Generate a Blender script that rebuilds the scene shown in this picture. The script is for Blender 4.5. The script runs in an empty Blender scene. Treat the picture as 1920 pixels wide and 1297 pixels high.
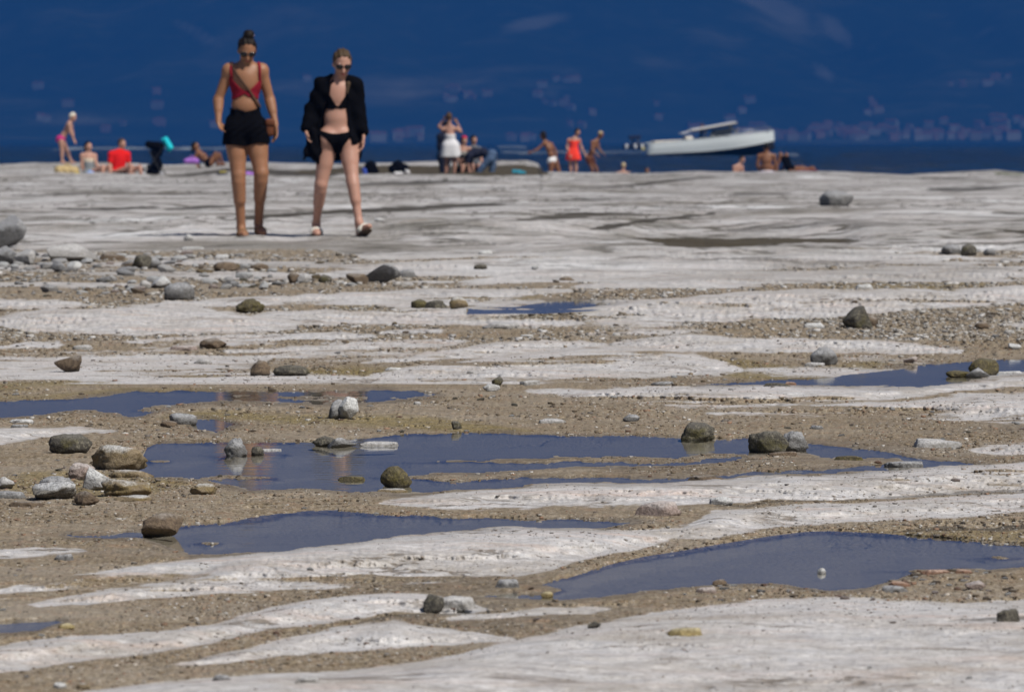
import bpy, bmesh, math, random
import numpy as np
from mathutils import Vector, Matrix

random.seed(7)
RNG = np.random.default_rng(11)
S = bpy.context.scene
COL = S.collection

# ------------------------------------------------------------------ camera
# photograph 1920 x 1297, long lens close to the ground
FPX = 10667.0            # focal length in photograph pixels (200 mm on 36 mm)
UC, VC, VH = 960.0, 648.5, 268.0
HC = 1.0                 # lens height above the pools
cam_d = bpy.data.cameras.new('camera')
cam = bpy.data.objects.new('camera', cam_d)
COL.objects.link(cam)
cam_d.lens = 200.0
cam_d.sensor_width = 36.0
cam_d.clip_start = 0.5
cam_d.clip_end = 40000.0
PITCH = math.atan((VC - VH) / FPX)
cam.location = (0, 0, HC)
cam.rotation_euler = (math.pi / 2 - PITCH, 0, 0)
cam_d.dof.use_dof = True
cam_d.dof.focus_distance = 18.0
cam_d.dof.aperture_fstop = 13.5
S.camera = cam

# ------------------------------------------------------------------ light
SUN_EL, SUN_AZ = math.radians(51), math.radians(135)   # azimuth from +y (away) towards +x
w = bpy.data.worlds.new('World')
S.world = w
w.use_nodes = True
wn = w.node_tree
for n in list(wn.nodes):
    wn.nodes.remove(n)
sky = wn.nodes.new('ShaderNodeTexSky')
sky.sky_type = 'NISHITA'
sky.sun_disc = False
sky.sun_elevation = SUN_EL
sky.sun_rotation = SUN_AZ
sky.altitude = 70
bg = wn.nodes.new('ShaderNodeBackground')
bg.inputs['Strength'].default_value = 0.05
wo = wn.nodes.new('ShaderNodeOutputWorld')
wn.links.new(sky.outputs[0], bg.inputs[0])
wn.links.new(bg.outputs[0], wo.inputs[0])
sl = bpy.data.lights.new('sun', 'SUN')
sl.energy = 5.0
sl.angle = math.radians(0.53)
sl.color = (1.0, 0.955, 0.885)
so = bpy.data.objects.new('sun', sl)
COL.objects.link(so)
sdir = Vector((math.cos(SUN_EL) * math.sin(SUN_AZ), math.cos(SUN_EL) * math.cos(SUN_AZ), math.sin(SUN_EL)))
so.rotation_euler = sdir.to_track_quat('Z', 'Y').to_euler()
so.location = (50, -20, 80)

S.view_settings.view_transform = 'Standard'
S.view_settings.look = 'None'
S.view_settings.gamma = 1.0
S.view_settings.exposure = 0.50
S.view_settings.use_curve_mapping = False
S.render.engine = 'CYCLES'
S.cycles.use_denoising = True
S.cycles.max_bounces = 8
S.cycles.transparent_max_bounces = 8
S.cycles.volume_bounces = 0
S.cycles.caustics_reflective = False
S.cycles.caustics_refractive = False

# ------------------------------------------------------------------ helpers
def tag(o, label=None, cat=None, group=None, kind=None):
    if label: o['label'] = label
    if cat: o['category'] = cat
    if group: o['group'] = group
    if kind: o['kind'] = kind
    return o

def link_mesh(name, me, mat=None, parent=None, loc=None):
    o = bpy.data.objects.new(name, me)
    COL.objects.link(o)
    if mat is not None and len(me.materials) == 0:
        me.materials.append(mat)
    if parent is not None:
        o.parent = parent
    if loc is not None:
        o.location = loc
    return o

def mesh_from(name, V, F, mat=None, parent=None, loc=None, smooth=True):
    """V (n,3), F (m,3) or (m,4) numpy or list"""
    me = bpy.data.meshes.new(name)
    V = np.asarray(V, dtype=np.float32)
    if isinstance(F, np.ndarray):
        m, k = F.shape
        me.vertices.add(len(V)); me.loops.add(m * k); me.polygons.add(m)
        me.vertices.foreach_set('co', V.ravel())
        me.loops.foreach_set('vertex_index', F.astype(np.int32).ravel())
        me.polygons.foreach_set('loop_start', np.arange(0, m * k, k, dtype=np.int32))
        me.update(calc_edges=True)
    else:
        me.from_pydata([tuple(map(float, v)) for v in V], [], [tuple(f) for f in F])
    me.validate()
    if smooth:
        me.polygons.foreach_set('use_smooth', np.ones(len(me.polygons), dtype=bool))
    return link_mesh(name, me, mat, parent, loc)

def empty(name, loc, label, cat, group=None, rz=0.0):
    o = bpy.data.objects.new(name, None)
    COL.objects.link(o)
    o.location = loc
    o.rotation_euler = (0, 0, rz)
    o.empty_display_size = 0.1
    return tag(o, label, cat, group)

def ray_pt(u, v, d):
    """world point seen at photo pixel (u, v), d metres ahead"""
    return np.array([(u - UC) * d / FPX, d, HC - (v - VH) * d / FPX])

# --- value noise
def _h2(ix, iy, seed):
    n = (ix.astype(np.int64) * 374761393 + iy.astype(np.int64) * 668265263 + seed * 974634533) & 0x7fffffff
    n = ((n ^ (n >> 13)) * 1274126177) & 0x7fffffff
    return ((n ^ (n >> 16)) & 0xffff) / 32767.5 - 1.0

def vn2(x, y, seed=0):
    ix = np.floor(x); iy = np.floor(y)
    fx = x - ix; fy = y - iy
    fx = fx * fx * (3 - 2 * fx); fy = fy * fy * (3 - 2 * fy)
    a = _h2(ix, iy, seed); b = _h2(ix + 1, iy, seed)
    c = _h2(ix, iy + 1, seed); d = _h2(ix + 1, iy + 1, seed)
    return (a * (1 - fx) + b * fx) * (1 - fy) + (c * (1 - fx) + d * fx) * fy

def fbm2(x, y, octv=4, seed=0, gain=0.5):
    t = 0; a = 1.0; s = 0
    for i in range(octv):
        t = t + a * vn2(x, y, seed + i * 17); s += a
        x = x * 2.03 + 11.3; y = y * 2.03 + 5.7; a *= gain
    return t / s

def _h3(ix, iy, iz, seed):
    n = (ix.astype(np.int64) * 374761393 + iy.astype(np.int64) * 668265263 + iz.astype(np.int64) * 2147483647 + seed * 974634533) & 0x7fffffff
    n = ((n ^ (n >> 13)) * 1274126177) & 0x7fffffff
    return ((n ^ (n >> 16)) & 0xffff) / 32767.5 - 1.0

def vn3(p, seed=0):
    i = np.floor(p); f = p - i
    f = f * f * (3 - 2 * f)
    r = 0
    for dx in (0, 1):
        wx = f[:, 0] if dx else 1 - f[:, 0]
        for dy in (0, 1):
            wy = f[:, 1] if dy else 1 - f[:, 1]
            for dz in (0, 1):
                wz = f[:, 2] if dz else 1 - f[:, 2]
                r = r + wx * wy * wz * _h3(i[:, 0] + dx, i[:, 1] + dy, i[:, 2] + dz, seed)
    return r

def fbm3(p, octv=3, seed=0, gain=0.5):
    t = 0; a = 1.0; s = 0
    for i in range(octv):
        t = t + a * vn3(p, seed + 31 * i); s += a
        p = p * 2.03 + 7.7; a *= gain
    return t / s

def sstep(a, b, x):
    t = np.clip((x - a) / (b - a), 0, 1)
    return t * t * (3 - 2 * t)

# --- node helpers
class Nodes:
    def __init__(self, name):
        self.mat = bpy.data.materials.new(name)
        self.mat.use_nodes = True
        self.nt = self.mat.node_tree
        for n in list(self.nt.nodes):
            self.nt.nodes.remove(n)
        self.out = self.nt.nodes.new('ShaderNodeOutputMaterial')

    def n(self, typ, props=None, **inp):
        nd = self.nt.nodes.new('ShaderNode' + typ)
        for k, v in (props or {}).items():
            setattr(nd, k, v)
        for k, v in inp.items():
            key = k.replace('_', ' ')
            self.set(nd.inputs[int(k[1:])] if (k[0] == 'i' and k[1:].isdigit()) else nd.inputs[key], v)
        return nd

    def set(self, sock, v):
        if isinstance(v, bpy.types.NodeSocket):
            self.nt.links.new(v, sock)
        elif isinstance(v, (tuple, list)) and len(v) == 3 and sock.type == 'RGBA':
            sock.default_value = (*v, 1)
        else:
            sock.default_value = v

    def math(self, op, a, b=0.0, c=None, clamp=False):
        nd = self.n('Math', {'operation': op, 'use_clamp': clamp}, i0=a, i1=b)
        if c is not None: self.set(nd.inputs[2], c)
        return nd.outputs[0]

    def mix(self, f, a, b, blend='MIX'):
        nd = self.nt.nodes.new('ShaderNodeMix')
        nd.data_type = 'RGBA'; nd.blend_type = blend
        self.set(nd.inputs[0], f); self.set(nd.inputs[6], a); self.set(nd.inputs[7], b)
        return nd.outputs[2]

    def ramp(self, f, stops, interp='LINEAR'):
        nd = self.n('ValToRGB', None, Fac=f)
        cr = nd.color_ramp; cr.interpolation = interp
        while len(cr.elements) < len(stops): cr.elements.new(0.5)
        for e, (p, c) in zip(cr.elements, stops):
            e.position = p
            e.color = (*c, 1) if isinstance(c, tuple) else (c, c, c, 1)
        return nd.outputs[0]

    def mr(self, v, a, b, c=0.0, d=1.0, smooth=False):
        nd = self.n('MapRange', {'interpolation_type': 'SMOOTHSTEP' if smooth else 'LINEAR'}, i0=v, i1=a, i2=b, i3=c, i4=d)
        return nd.outputs[0]

    def noise(self, vec, scale, detail=4, rough=0.55, dist=0.0):
        return self.n('TexNoise', None, Vector=vec, Scale=scale, Detail=detail, Roughness=rough, Distortion=dist).outputs['Fac']

    def mapv(self, vec, scale=(1, 1, 1), rot=(0, 0, 0)):
        return self.n('Mapping', None, Vector=vec, Scale=scale, Rotation=rot).outputs[0]

    def coord(self, which='Object'):
        return self.n('TexCoord').outputs[which]

    def bump(self, h, strength=0.5, dist=0.01, normal=None):
        nd = self.n('Bump', None, Height=h, Strength=strength, Distance=dist)
        if normal is not None: self.set(nd.inputs['Normal'], normal)
        return nd.outputs[0]

    def pbsdf(self, **kw):
        nd = self.n('BsdfPrincipled', None, **kw)
        self.nt.links.new(nd.outputs[0], self.out.inputs[0])
        return nd

def simple_mat(name, col, rough=0.7, var=0.12, scale=20.0, bump=0.0, spec=0.3, metal=0.0, emission=None):
    m = Nodes(name)
    co = m.coord()
    nz = m.noise(co, scale, 5)
    c = m.mix(nz, tuple(x * (1 - var) for x in col), tuple(min(1, x * (1 + var)) for x in col))
    kw = dict(Base_Color=c, Roughness=rough, Metallic=metal)
    kw['Specular_IOR_Level'] = spec
    if bump: kw['Normal'] = m.bump(nz, bump, 0.01)
    nd = m.n('BsdfPrincipled')
    for k, v in kw.items():
        m.set(nd.inputs[k.replace('_', ' ')], v)
    m.nt.links.new(nd.outputs[0], m.out.inputs[0])
    return m.mat

# ================================================================== GROUND
# Bedrock shore read as a height map: for each strip of the shore its height is
# set, and the strip is laid where the sight line through it meets that height.
EDGE = np.array([(-900, 312), (-200, 311), (0, 308), (60, 306), (150, 304), (230, 305), (300, 309), (380, 306), (440, 304), (560, 305), (650, 308),
                 (720, 305), (800, 302), (900, 301), (985, 301), (1008, 306), (1018, 321), (1100, 323), (1200, 326), (1240, 324), (1290, 321),
                 (1400, 322), (1480, 320), (1560, 321), (1640, 326), (1700, 328), (1800, 322), (1870, 320), (1920, 324), (2200, 326), (2900, 330)], float)
ZB = np.array([(336, .15), (370, .25), (408, .305), (425, .278), (440, .245), (475, .185), (500, .17), (560, .12), (620, .05), (670, .0), (3000, .0)], float)
D_EDGE = 165.0

# bedrock outcrops: (x, y far edge, y near edge) in photograph pixels
ROCK = [
 # upper slabs of the middle ground
 [(-60, 470, 472), (640, 496, 503), (800, 493, 503), (960, 490, 500), (1280, 492, 506), (1500, 496, 503), (1700, 482, 492), (1800, 480, 486)],
 [(-60, 563, 579), (0, 564, 578), (110, 564, 581), (170, 572, 578)],
 [(-60, 596, 612), (0, 592, 612), (60, 585, 627), (130, 580, 626), (300, 571, 623), (430, 587, 623), (555, 613, 616)],
 [(250, 575, 578), (370, 564, 574), (480, 557, 572), (560, 553, 568), (640, 550, 566), (760, 543, 560), (850, 545, 556), (1000, 545, 552), (1070, 544, 547)],
 [(480, 592, 600), (520, 583, 609), (640, 580, 609), (735, 582, 597), (850, 583, 590), (960, 583, 592), (1060, 580, 598), (1150, 572, 600), (1280, 560, 603),
  (1400, 548, 596), (1500, 543, 592), (1600, 546, 587), (1700, 546, 580), (1830, 545, 572), (1920, 534, 565), (2000, 530, 562)],
 [(870, 530, 532), (1000, 512, 525), (1140, 505, 520), (1280, 504, 518), (1330, 506, 514), (1420, 509, 513)],
 [(1090, 538, 542), (1170, 529, 541), (1280, 523, 540), (1400, 519, 535), (1500, 516, 530), (1650, 513, 527), (1760, 510, 524), (1920, 507, 518), (2000, 507, 516)],
 [(895, 607, 608), (950, 600, 610), (1000, 602, 611), (1092, 604, 606)],
 [(240, 638, 640), (400, 631, 638), (640, 623, 635), (690, 629, 633)],
 [(0, 649, 653), (110, 645, 649)], [(430, 655, 659), (560, 649, 655), (640, 645, 655), (760, 642, 649), (870, 640, 643)],
 [(0, 672, 676), (100, 667, 671), (210, 660, 663)], [(720, 622, 626), (830, 619, 623)],
 [(690, 676, 679), (800, 662, 673), (900, 650, 668), (1000, 640, 664), (1100, 643, 656), (1180, 651, 654)],
 [(1150, 645, 648), (1220, 636, 655), (1300, 631, 658), (1450, 632, 661), (1600, 639, 662), (1700, 646, 660), (1800, 655, 658)],
 [(680, 706, 709), (800, 684, 708), (900, 675, 707), (1000, 665, 707), (1100, 655, 706), (1200, 652, 705), (1290, 662, 701), (1395, 692, 695)],
 # slab in front of the right-hand pool
 [(990, 734, 737), (1070, 728, 742), (1140, 727, 752), (1280, 727, 762), (1400, 728, 766), (1500, 727, 760), (1600, 728, 754), (1700, 724, 742), (1800, 718, 733), (1920, 707, 720), (2000, 702, 714)],
 [(1330, 769, 774), (1440, 770, 776), (1560, 762, 773), (1680, 754, 779), (1800, 742, 786), (1920, 736, 794), (2000, 732, 798)],
 [(1820, 838, 842), (1880, 834, 848), (1960, 830, 850)],
 [(-60, 808, 840), (0, 808, 834), (60, 806, 827), (130, 803, 815), (210, 808, 810)],
 # long slab right of centre and the one under it
 [(725, 938, 944), (780, 932, 949), (840, 928, 951), (923, 920, 947), (1040, 910, 946), (1150, 907, 950), (1230, 906, 947), (1310, 902, 944), (1400, 898, 940), (1500, 894, 936),
  (1600, 890, 935), (1700, 882, 932), (1800, 875, 926), (1920, 867, 919), (2000, 862, 913)],
 [(1290, 985, 1008), (1340, 962, 1004), (1400, 955, 995), (1490, 951, 985), (1560, 948, 983), (1650, 943, 978), (1780, 935, 970), (1870, 929, 963), (1920, 925, 959), (2000, 920, 952)],
 # big slab, lower middle
 [(-60, 1112, 1117), (0, 1107, 1112), (60, 1097, 1106), (140, 1079, 1102), (267, 1062, 1092), (350, 1052, 1082), (433, 1044, 1072)],
 [(70, 1134, 1137), (120, 1122, 1136), (200, 1106, 1128), (300, 1090, 1118), (367, 1078, 1114), (440, 1044, 1109), (640, 1020, 1096), (757, 1005, 1093), (873, 996, 1082), (973, 992, 1078), (1040, 991, 1065),
  (1123, 992, 1043), (1200, 996, 1028), (1260, 990, 1010), (1320, 985, 1003)],
 # foreground strips
 [(-60, 1220, 1268), (0, 1213, 1260), (100, 1197, 1246), (230, 1192, 1228), (333, 1183, 1220), (433, 1167, 1194), (500, 1143, 1181), (567, 1127, 1173), (640, 1119, 1166), (740, 1112, 1149), (800, 1115, 1150), (873, 1126, 1150), (905, 1142, 1145)],
 [(330, 1245, 1248), (433, 1226, 1241), (533, 1206, 1229), (640, 1178, 1222), (740, 1165, 1216), (800, 1180, 1210), (900, 1192, 1205), (960, 1201, 1203)],
 [(840, 1160, 1163), (960, 1150, 1158), (1100, 1140, 1150), (1140, 1141, 1144)],
 [(160, 1298, 1400), (333, 1278, 1400), (500, 1268, 1400), (640, 1262, 1400), (740, 1254, 1400), (850, 1232, 1400), (930, 1212, 1400), (1000, 1194, 1400), (1100, 1172, 1400), (1200, 1156, 1400), (1280, 1148, 1400),
  (1400, 1132, 1400), (1560, 1124, 1400), (1700, 1132, 1400), (1800, 1136, 1400), (1920, 1126, 1400), (2000, 1120, 1400)],
 [(30, 1040, 1044), (0, 1030, 1043), (60, 1030, 1040), (140, 1028, 1032)][1:],
]
# sediment tongues over the bare upper rock
TAN = [
 [(-60, 463, 560), (0, 466, 562), (110, 470, 563), (260, 474, 566), (400, 478, 560), (520, 474, 553), (640, 480, 549), (720, 486, 541), (800, 500, 540), (900, 504, 534), (1000, 507, 513), (1080, 505, 507)],
 [(640, 486, 494), (800, 482, 491), (950, 479, 486), (1060, 480, 483)],
 [(1240, 510, 515), (1450, 503, 511), (1650, 492, 510), (1800, 486, 507), (1920, 490, 502)],
 [(1595, 462, 468), (1680, 464, 478), (1800, 468, 482), (1920, 466, 486)],
 [(700, 420, 423), (790, 409, 415), (830, 408, 410)],
]
# clefts, shade painted into their dark, algae-stained colour: (x, y far, y near), amount, brownness
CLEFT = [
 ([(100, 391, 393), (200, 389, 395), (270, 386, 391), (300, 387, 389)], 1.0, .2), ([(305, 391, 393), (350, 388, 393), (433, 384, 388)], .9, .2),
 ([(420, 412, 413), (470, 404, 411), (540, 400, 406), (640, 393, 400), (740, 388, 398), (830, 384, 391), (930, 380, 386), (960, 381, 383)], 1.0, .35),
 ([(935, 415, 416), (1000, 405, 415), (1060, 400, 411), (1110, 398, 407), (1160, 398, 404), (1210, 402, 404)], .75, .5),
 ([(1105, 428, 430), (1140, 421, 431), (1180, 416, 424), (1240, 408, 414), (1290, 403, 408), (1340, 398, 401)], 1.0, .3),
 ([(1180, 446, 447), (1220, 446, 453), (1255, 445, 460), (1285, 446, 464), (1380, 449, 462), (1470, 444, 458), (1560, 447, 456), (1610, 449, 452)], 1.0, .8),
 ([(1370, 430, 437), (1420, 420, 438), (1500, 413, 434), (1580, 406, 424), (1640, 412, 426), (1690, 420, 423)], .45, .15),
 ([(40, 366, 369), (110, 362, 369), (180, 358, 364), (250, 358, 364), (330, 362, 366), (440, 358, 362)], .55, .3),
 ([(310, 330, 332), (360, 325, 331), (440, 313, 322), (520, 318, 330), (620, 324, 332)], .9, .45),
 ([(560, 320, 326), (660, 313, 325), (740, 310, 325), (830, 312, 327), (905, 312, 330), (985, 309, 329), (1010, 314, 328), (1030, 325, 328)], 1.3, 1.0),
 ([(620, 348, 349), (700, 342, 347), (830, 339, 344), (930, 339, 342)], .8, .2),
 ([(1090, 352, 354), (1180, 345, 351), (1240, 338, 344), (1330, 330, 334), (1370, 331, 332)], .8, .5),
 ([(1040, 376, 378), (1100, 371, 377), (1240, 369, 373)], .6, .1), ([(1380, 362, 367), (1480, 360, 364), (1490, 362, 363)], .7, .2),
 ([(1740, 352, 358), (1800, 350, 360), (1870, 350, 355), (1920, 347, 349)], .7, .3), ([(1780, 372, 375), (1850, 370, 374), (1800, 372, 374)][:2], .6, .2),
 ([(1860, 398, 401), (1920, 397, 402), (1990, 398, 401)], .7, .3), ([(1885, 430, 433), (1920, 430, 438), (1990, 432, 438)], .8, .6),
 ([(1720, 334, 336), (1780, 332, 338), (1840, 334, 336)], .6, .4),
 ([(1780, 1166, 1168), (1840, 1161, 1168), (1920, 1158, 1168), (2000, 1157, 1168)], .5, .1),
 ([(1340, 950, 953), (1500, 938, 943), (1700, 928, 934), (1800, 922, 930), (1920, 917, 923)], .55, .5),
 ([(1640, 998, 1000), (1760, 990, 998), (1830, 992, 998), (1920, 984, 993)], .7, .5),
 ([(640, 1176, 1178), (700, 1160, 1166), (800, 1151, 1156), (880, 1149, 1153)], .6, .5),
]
ALGAE = [  # yellow-green growth by the water and at the far edge
 ([(1835, 324, 327), (1870, 320, 330), (1920, 322, 332), (1990, 322, 333)], 1.4),
 ([(480, 700, 702), (560, 690, 706), (680, 684, 704), (760, 688, 700)], .9), ([(0, 716, 732), (120, 714, 728), (250, 712, 722), (420, 705, 712)], .7),
 ([(300, 780, 783), (420, 770, 790), (560, 780, 796), (700, 778, 800), (900, 790, 810), (1000, 806, 812)], .8),
 ([(1290, 668, 690), (1400, 676, 712), (1500, 688, 718), (1560, 686, 708), (1640, 676, 690), (1700, 678, 682)], .8),
 ([(-60, 738, 750), (60, 736, 748), (200, 730, 742), (400, 726, 736)], .6), ([(640, 570, 580), (760, 562, 574), (880, 556, 566), (1000, 552, 562)], .6),
 ([(1560, 534, 543), (1720, 528, 548), (1850, 527, 540)], .6), ([(60, 880, 930), (160, 880, 940), (280, 890, 930), (330, 900, 915)], .6),
 ([(1560, 1000, 1004), (1700, 996, 1012), (1920, 994, 1018)], .6),
]
# pools: level, polygon as (x, far shore, near shore)
POOLS = {
 'A': (0.108, [(895, 579, 580), (960, 574, 579), (1020, 565, 579), (1062, 562, 577), (1110, 565, 574), (1152, 568, 569)]),
 'B': (0.0, [(1310, 723, 724), (1415, 716, 726), (1530, 711, 725), (1567, 706, 725), (1613, 698, 725), (1680, 690, 724), (1747, 683, 723), (1820, 678, 712), (1880, 676, 704), (2000, 672, 696)]),
 'C': (0.0, [(-300, 758, 784), (-60, 757, 781), (0, 755, 780), (70, 752, 777), (140, 748, 771), (220, 742, 774), (258, 738, 784), (290, 738, 772), (330, 736, 760), (400, 734, 757), (500, 733, 754), (600, 732, 753), (690, 731, 750), (760, 735, 745), (815, 739, 741)]),
 'D': (0.0, [(262, 876, 884), (280, 840, 893), (300, 832, 894), (383, 829, 897), (417, 828, 913), (500, 828, 919), (580, 829, 921), (640, 827, 924), (700, 821, 927), (760, 816, 926), (800, 815, 925), (860, 812, 919), (900, 812, 917), (1000, 817, 909),
             (1100, 820, 906), (1270, 825, 903), (1330, 826, 899), (1400, 826, 895), (1515, 836, 893), (1600, 842, 887), (1690, 856, 882), (1740, 866, 879), (1800, 866, 873), (1850, 870, 871)]),
 'E': (0.0, [(352, 787, 790), (370, 786, 806), (405, 789, 809), (440, 797, 799)]),
 'F': (0.0, [(120, 1001, 1003), (200, 998, 1005), (250, 994, 1003), (337, 990, 1036), (352, 988, 1043), (400, 986, 1041), (430, 984, 1039), (547, 968, 1030), (633, 965, 1019), (757, 972, 1005), (873, 974, 995), (923, 974, 991), (1040, 975, 991), (1123, 976, 990), (1185, 978, 979)]),
 'G': (0.0, [(895, 1116, 1117), (973, 1108, 1120), (1040, 1093, 1124), (1123, 1073, 1119), (1207, 1053, 1112), (1280, 1042, 1105), (1347, 1030, 1099), (1447, 1014, 1098), (1513, 1006, 1104), (1560, 1005, 1111), (1613, 1007, 1108), (1663, 1010, 1093), (1730, 1014, 1076), (1780, 1018, 1071), (1827, 1020, 1069), (1920, 1025, 1061), (2080, 1030, 1052)]),
 'H': (0.0, [(-300, 1178, 1196), (-60, 1174, 1190), (0, 1171, 1187), (70, 1165, 1180), (115, 1162, 1164)]),
}
BARS = [  # gravel bars standing in the pools
 [(760, 868, 869), (890, 861, 867), (1000, 858, 869), (1150, 856, 867), (1270, 855, 864), (1340, 851, 861), (1400, 852, 857)],
 [(770, 893, 900), (830, 889, 905), (900, 886, 901), (1000, 880, 897), (1100, 875, 897), (1280, 869, 896), (1400, 863, 889), (1500, 864, 886), (1600, 861, 881), (1680, 861, 872)],
 [(420, 742, 745), (450, 739, 746), (475, 742, 744)], [(520, 743, 746), (560, 740, 748), (640, 741, 748), (690, 744, 746)],
 [(255, 768, 770), (285, 761, 772), (320, 762, 768)], [(270, 861, 864), (300, 860, 866), (318, 862, 865)], [(380, 892, 898), (430, 890, 900), (470, 894, 901), (520, 894, 900)],
 [(360, 1019, 1024), (390, 1017, 1023), (415, 1020, 1022)], [(973, 1101, 1112), (1000, 1096, 1113), (1040, 1102, 1111), (1060, 1106, 1108)],
 [(1850, 1042, 1046), (1880, 1040, 1048), (1920, 1044, 1046)], [(1720, 1068, 1080), (1800, 1064, 1080), (1850, 1066, 1080)], [(1405, 853, 866), (1515, 853, 866)], [(440, 851, 856), (540, 850, 853)],
]

def lens_s(spec, U, V):
    """signed depth in pixels inside a lens, and position 0 (near edge) .. 1 (far edge)"""
    a = np.array(spec, float)
    t = np.interp(U, a[:, 0], a[:, 1]); b = np.interp(U, a[:, 0], a[:, 2])
    s = np.minimum(V - t, b - V)
    if a[0, 0] > -50: s = s - np.clip(a[0, 0] - U, 0, 400) * 0.3
    if a[-1, 0] < 1980: s = s - np.clip(U - a[-1, 0], 0, 400) * 0.3
    pos = np.clip((b - V) / np.maximum(b - t, 1.0), 0, 1)
    return s, pos, b - t

us = np.concatenate([np.linspace(-2600, -120, 26)[:-1], np.linspace(-120, -20, 12)[:-1], np.linspace(-20, 1940, 860), np.linspace(1940, 2040, 12)[1:], np.linspace(2040, 4500, 26)[1:]])
vr = np.concatenate([np.geomspace(4200, 1330, 34)[:-1], np.linspace(1330, 400, 560)[:-1], np.linspace(400, 320, 64)])
U, VR = np.meshgrid(us, vr)
ve = np.interp(us, EDGE[:, 0], EDGE[:, 1]) + 2.4 * fbm2(us / 55, us * 0, 4, 5)
V = np.where(VR > 380, VR, ve[None, :] + (VR - 320) / 60 * (380 - ve[None, :]))

def base_z(U, V):
    z = np.interp(V, ZB[:, 0], ZB[:, 1])
    vE = np.interp(U, EDGE[:, 0], EDGE[:, 1])
    zE = HC - D_EDGE * (vE - VH) / FPX
    k = np.clip((345 - V) / np.maximum(345 - vE, 1), 0, 1)
    return z * (1 - k) + zE * k

ZG = base_z(U, V)
D0 = (HC - ZG) * FPX / (V - VH)
X0 = (U - UC) * D0 / FPX
# wander of every boundary, in world metres
wob = 6.5 * fbm2(X0 * 2.6, D0 * 1.1, 5, 21, .62) * np.clip(D0 / 14, .6, 1.0) + 3.0 * fbm2(X0 * 12, D0 * 3.5, 3, 22, .6) * np.clip(18 / D0, 0, 1.2)
wob = wob * np.clip((V - 300) / 200, .22, 1.3)
U2 = U + 10 * fbm2(X0 * 3, D0 * 1.2, 3, 23)
V2 = V + wob

rock_s = np.full(U.shape, -60.0); dome = np.zeros(U.shape); 
for L in ROCK:
    s, pos, th = lens_s(L, U2, V2)
    rock_s = np.maximum(rock_s, s)
    hs = np.minimum(0.03, 0.33 * np.clip(th, 0, 130) * D0 / FPX)
    prof = sstep(0, .75, pos) * (1 - 0.6 * sstep(.88, 1.0, pos))
    dome = np.maximum(dome, np.where(s > 0, hs * prof, 0))
up = np.interp(U, [620, 740], [470, 503]) - V2 + 6 * fbm2(X0 * .8, D0 * .3, 3, 31)
upper = np.where(V < 520, up, -60)
tan_s = np.full(U.shape, -60.0)
for L in TAN:
    s, pos, th = lens_s(L, U2, V2)
    tan_s = np.maximum(tan_s, s)
upper = np.minimum(upper, -tan_s)
rock_s = np.maximum(rock_s, upper)
# thin streaks of bare rock showing through the sediment
veil = (fbm2(X0 * .45 + 3, D0 * .42, 4, 33, .55) - .135 - .16 * sstep(590, 700, V)) * 26
rock_s = np.maximum(rock_s, np.where(V < 720, np.minimum(veil, 8), -60))
veil3 = (fbm2(X0 * .9 + 2, D0 * 1.0, 5, 35, .62) - .15) * 30
rock_s = np.where((V < 1110) & (V > 540), np.minimum(rock_s, np.maximum(3.5 - veil3 * 1.0, -6)), rock_s)
ROCKM = sstep(-9.0, 5.0, rock_s)
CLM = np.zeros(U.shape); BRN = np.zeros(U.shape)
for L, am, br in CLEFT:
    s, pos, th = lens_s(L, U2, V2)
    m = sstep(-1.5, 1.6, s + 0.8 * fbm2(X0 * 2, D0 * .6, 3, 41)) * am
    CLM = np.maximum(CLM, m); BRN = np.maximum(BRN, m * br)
ALG = np.zeros(U.shape)
for L, am in ALGAE:
    s, pos, th = lens_s(L, U2, V2)
    ALG = np.maximum(ALG, sstep(-4, 6, s) * am)

# relief
Z = ZG + dome
strat = fbm2(X0 * .35 + D0 * .03, D0 * .22, 4, 51, .55)
farw = sstep(520, 440, V)
terr = strat * 7; terr = (np.floor(terr) + sstep(.0, .25, terr - np.floor(terr))) / 7      # broken beds
fr_ = strat * 7 + .25 * fbm2(X0 * 1.5, D0 * .8, 3, 52); fr_ = fr_ - np.floor(fr_)
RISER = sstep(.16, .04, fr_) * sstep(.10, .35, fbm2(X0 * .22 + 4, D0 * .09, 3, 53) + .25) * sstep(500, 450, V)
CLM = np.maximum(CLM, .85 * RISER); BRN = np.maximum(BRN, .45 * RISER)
nearE = sstep(0, 14, V - ve[None, :])
Z += farw * 0.09 * terr * nearE
Z -= CLM * np.minimum(.035, .006 + .0006 * D0)
Z += (1 - ROCKM) * .002
pool_s = np.full(U.shape, -60.0)
bar_s = np.full(U.shape, -60.0)
for L in BARS:
    s, pos, th = lens_s(L, U2, V2)
    bar_s = np.maximum(bar_s, s)
for k, (lv, L) in POOLS.items():
    s, pos, th = lens_s(L, U2, V2)
    s = np.minimum(s, -bar_s)
    pool_s = np.maximum(pool_s, s)
    near = sstep(-18, -1, s)
    grit = (1 - ROCKM) * .003 * fbm2(X0 * 30, D0 * 16, 2, 71) + ROCKM * .001
    shore = lv + np.where(s < 0, np.minimum(-s * .0008, .02) + .0005, -np.minimum(s * .0012, .03)) + grit
    Z = np.where(s > -40, Z * (1 - near) + np.where(s < 0, np.minimum(np.maximum(Z, shore), shore + .01), shore) * near, Z)
WET = sstep(-9, 0, pool_s + 3 * fbm2(X0 * 5, D0 * 2, 3, 72)) * sstep(9, 2, pool_s)
WET = np.maximum(WET, .55 * sstep(.15, .5, fbm2(X0 * .9, D0 * .5, 3, 73)) * (1 - ROCKM) * sstep(660, 720, V))
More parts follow.
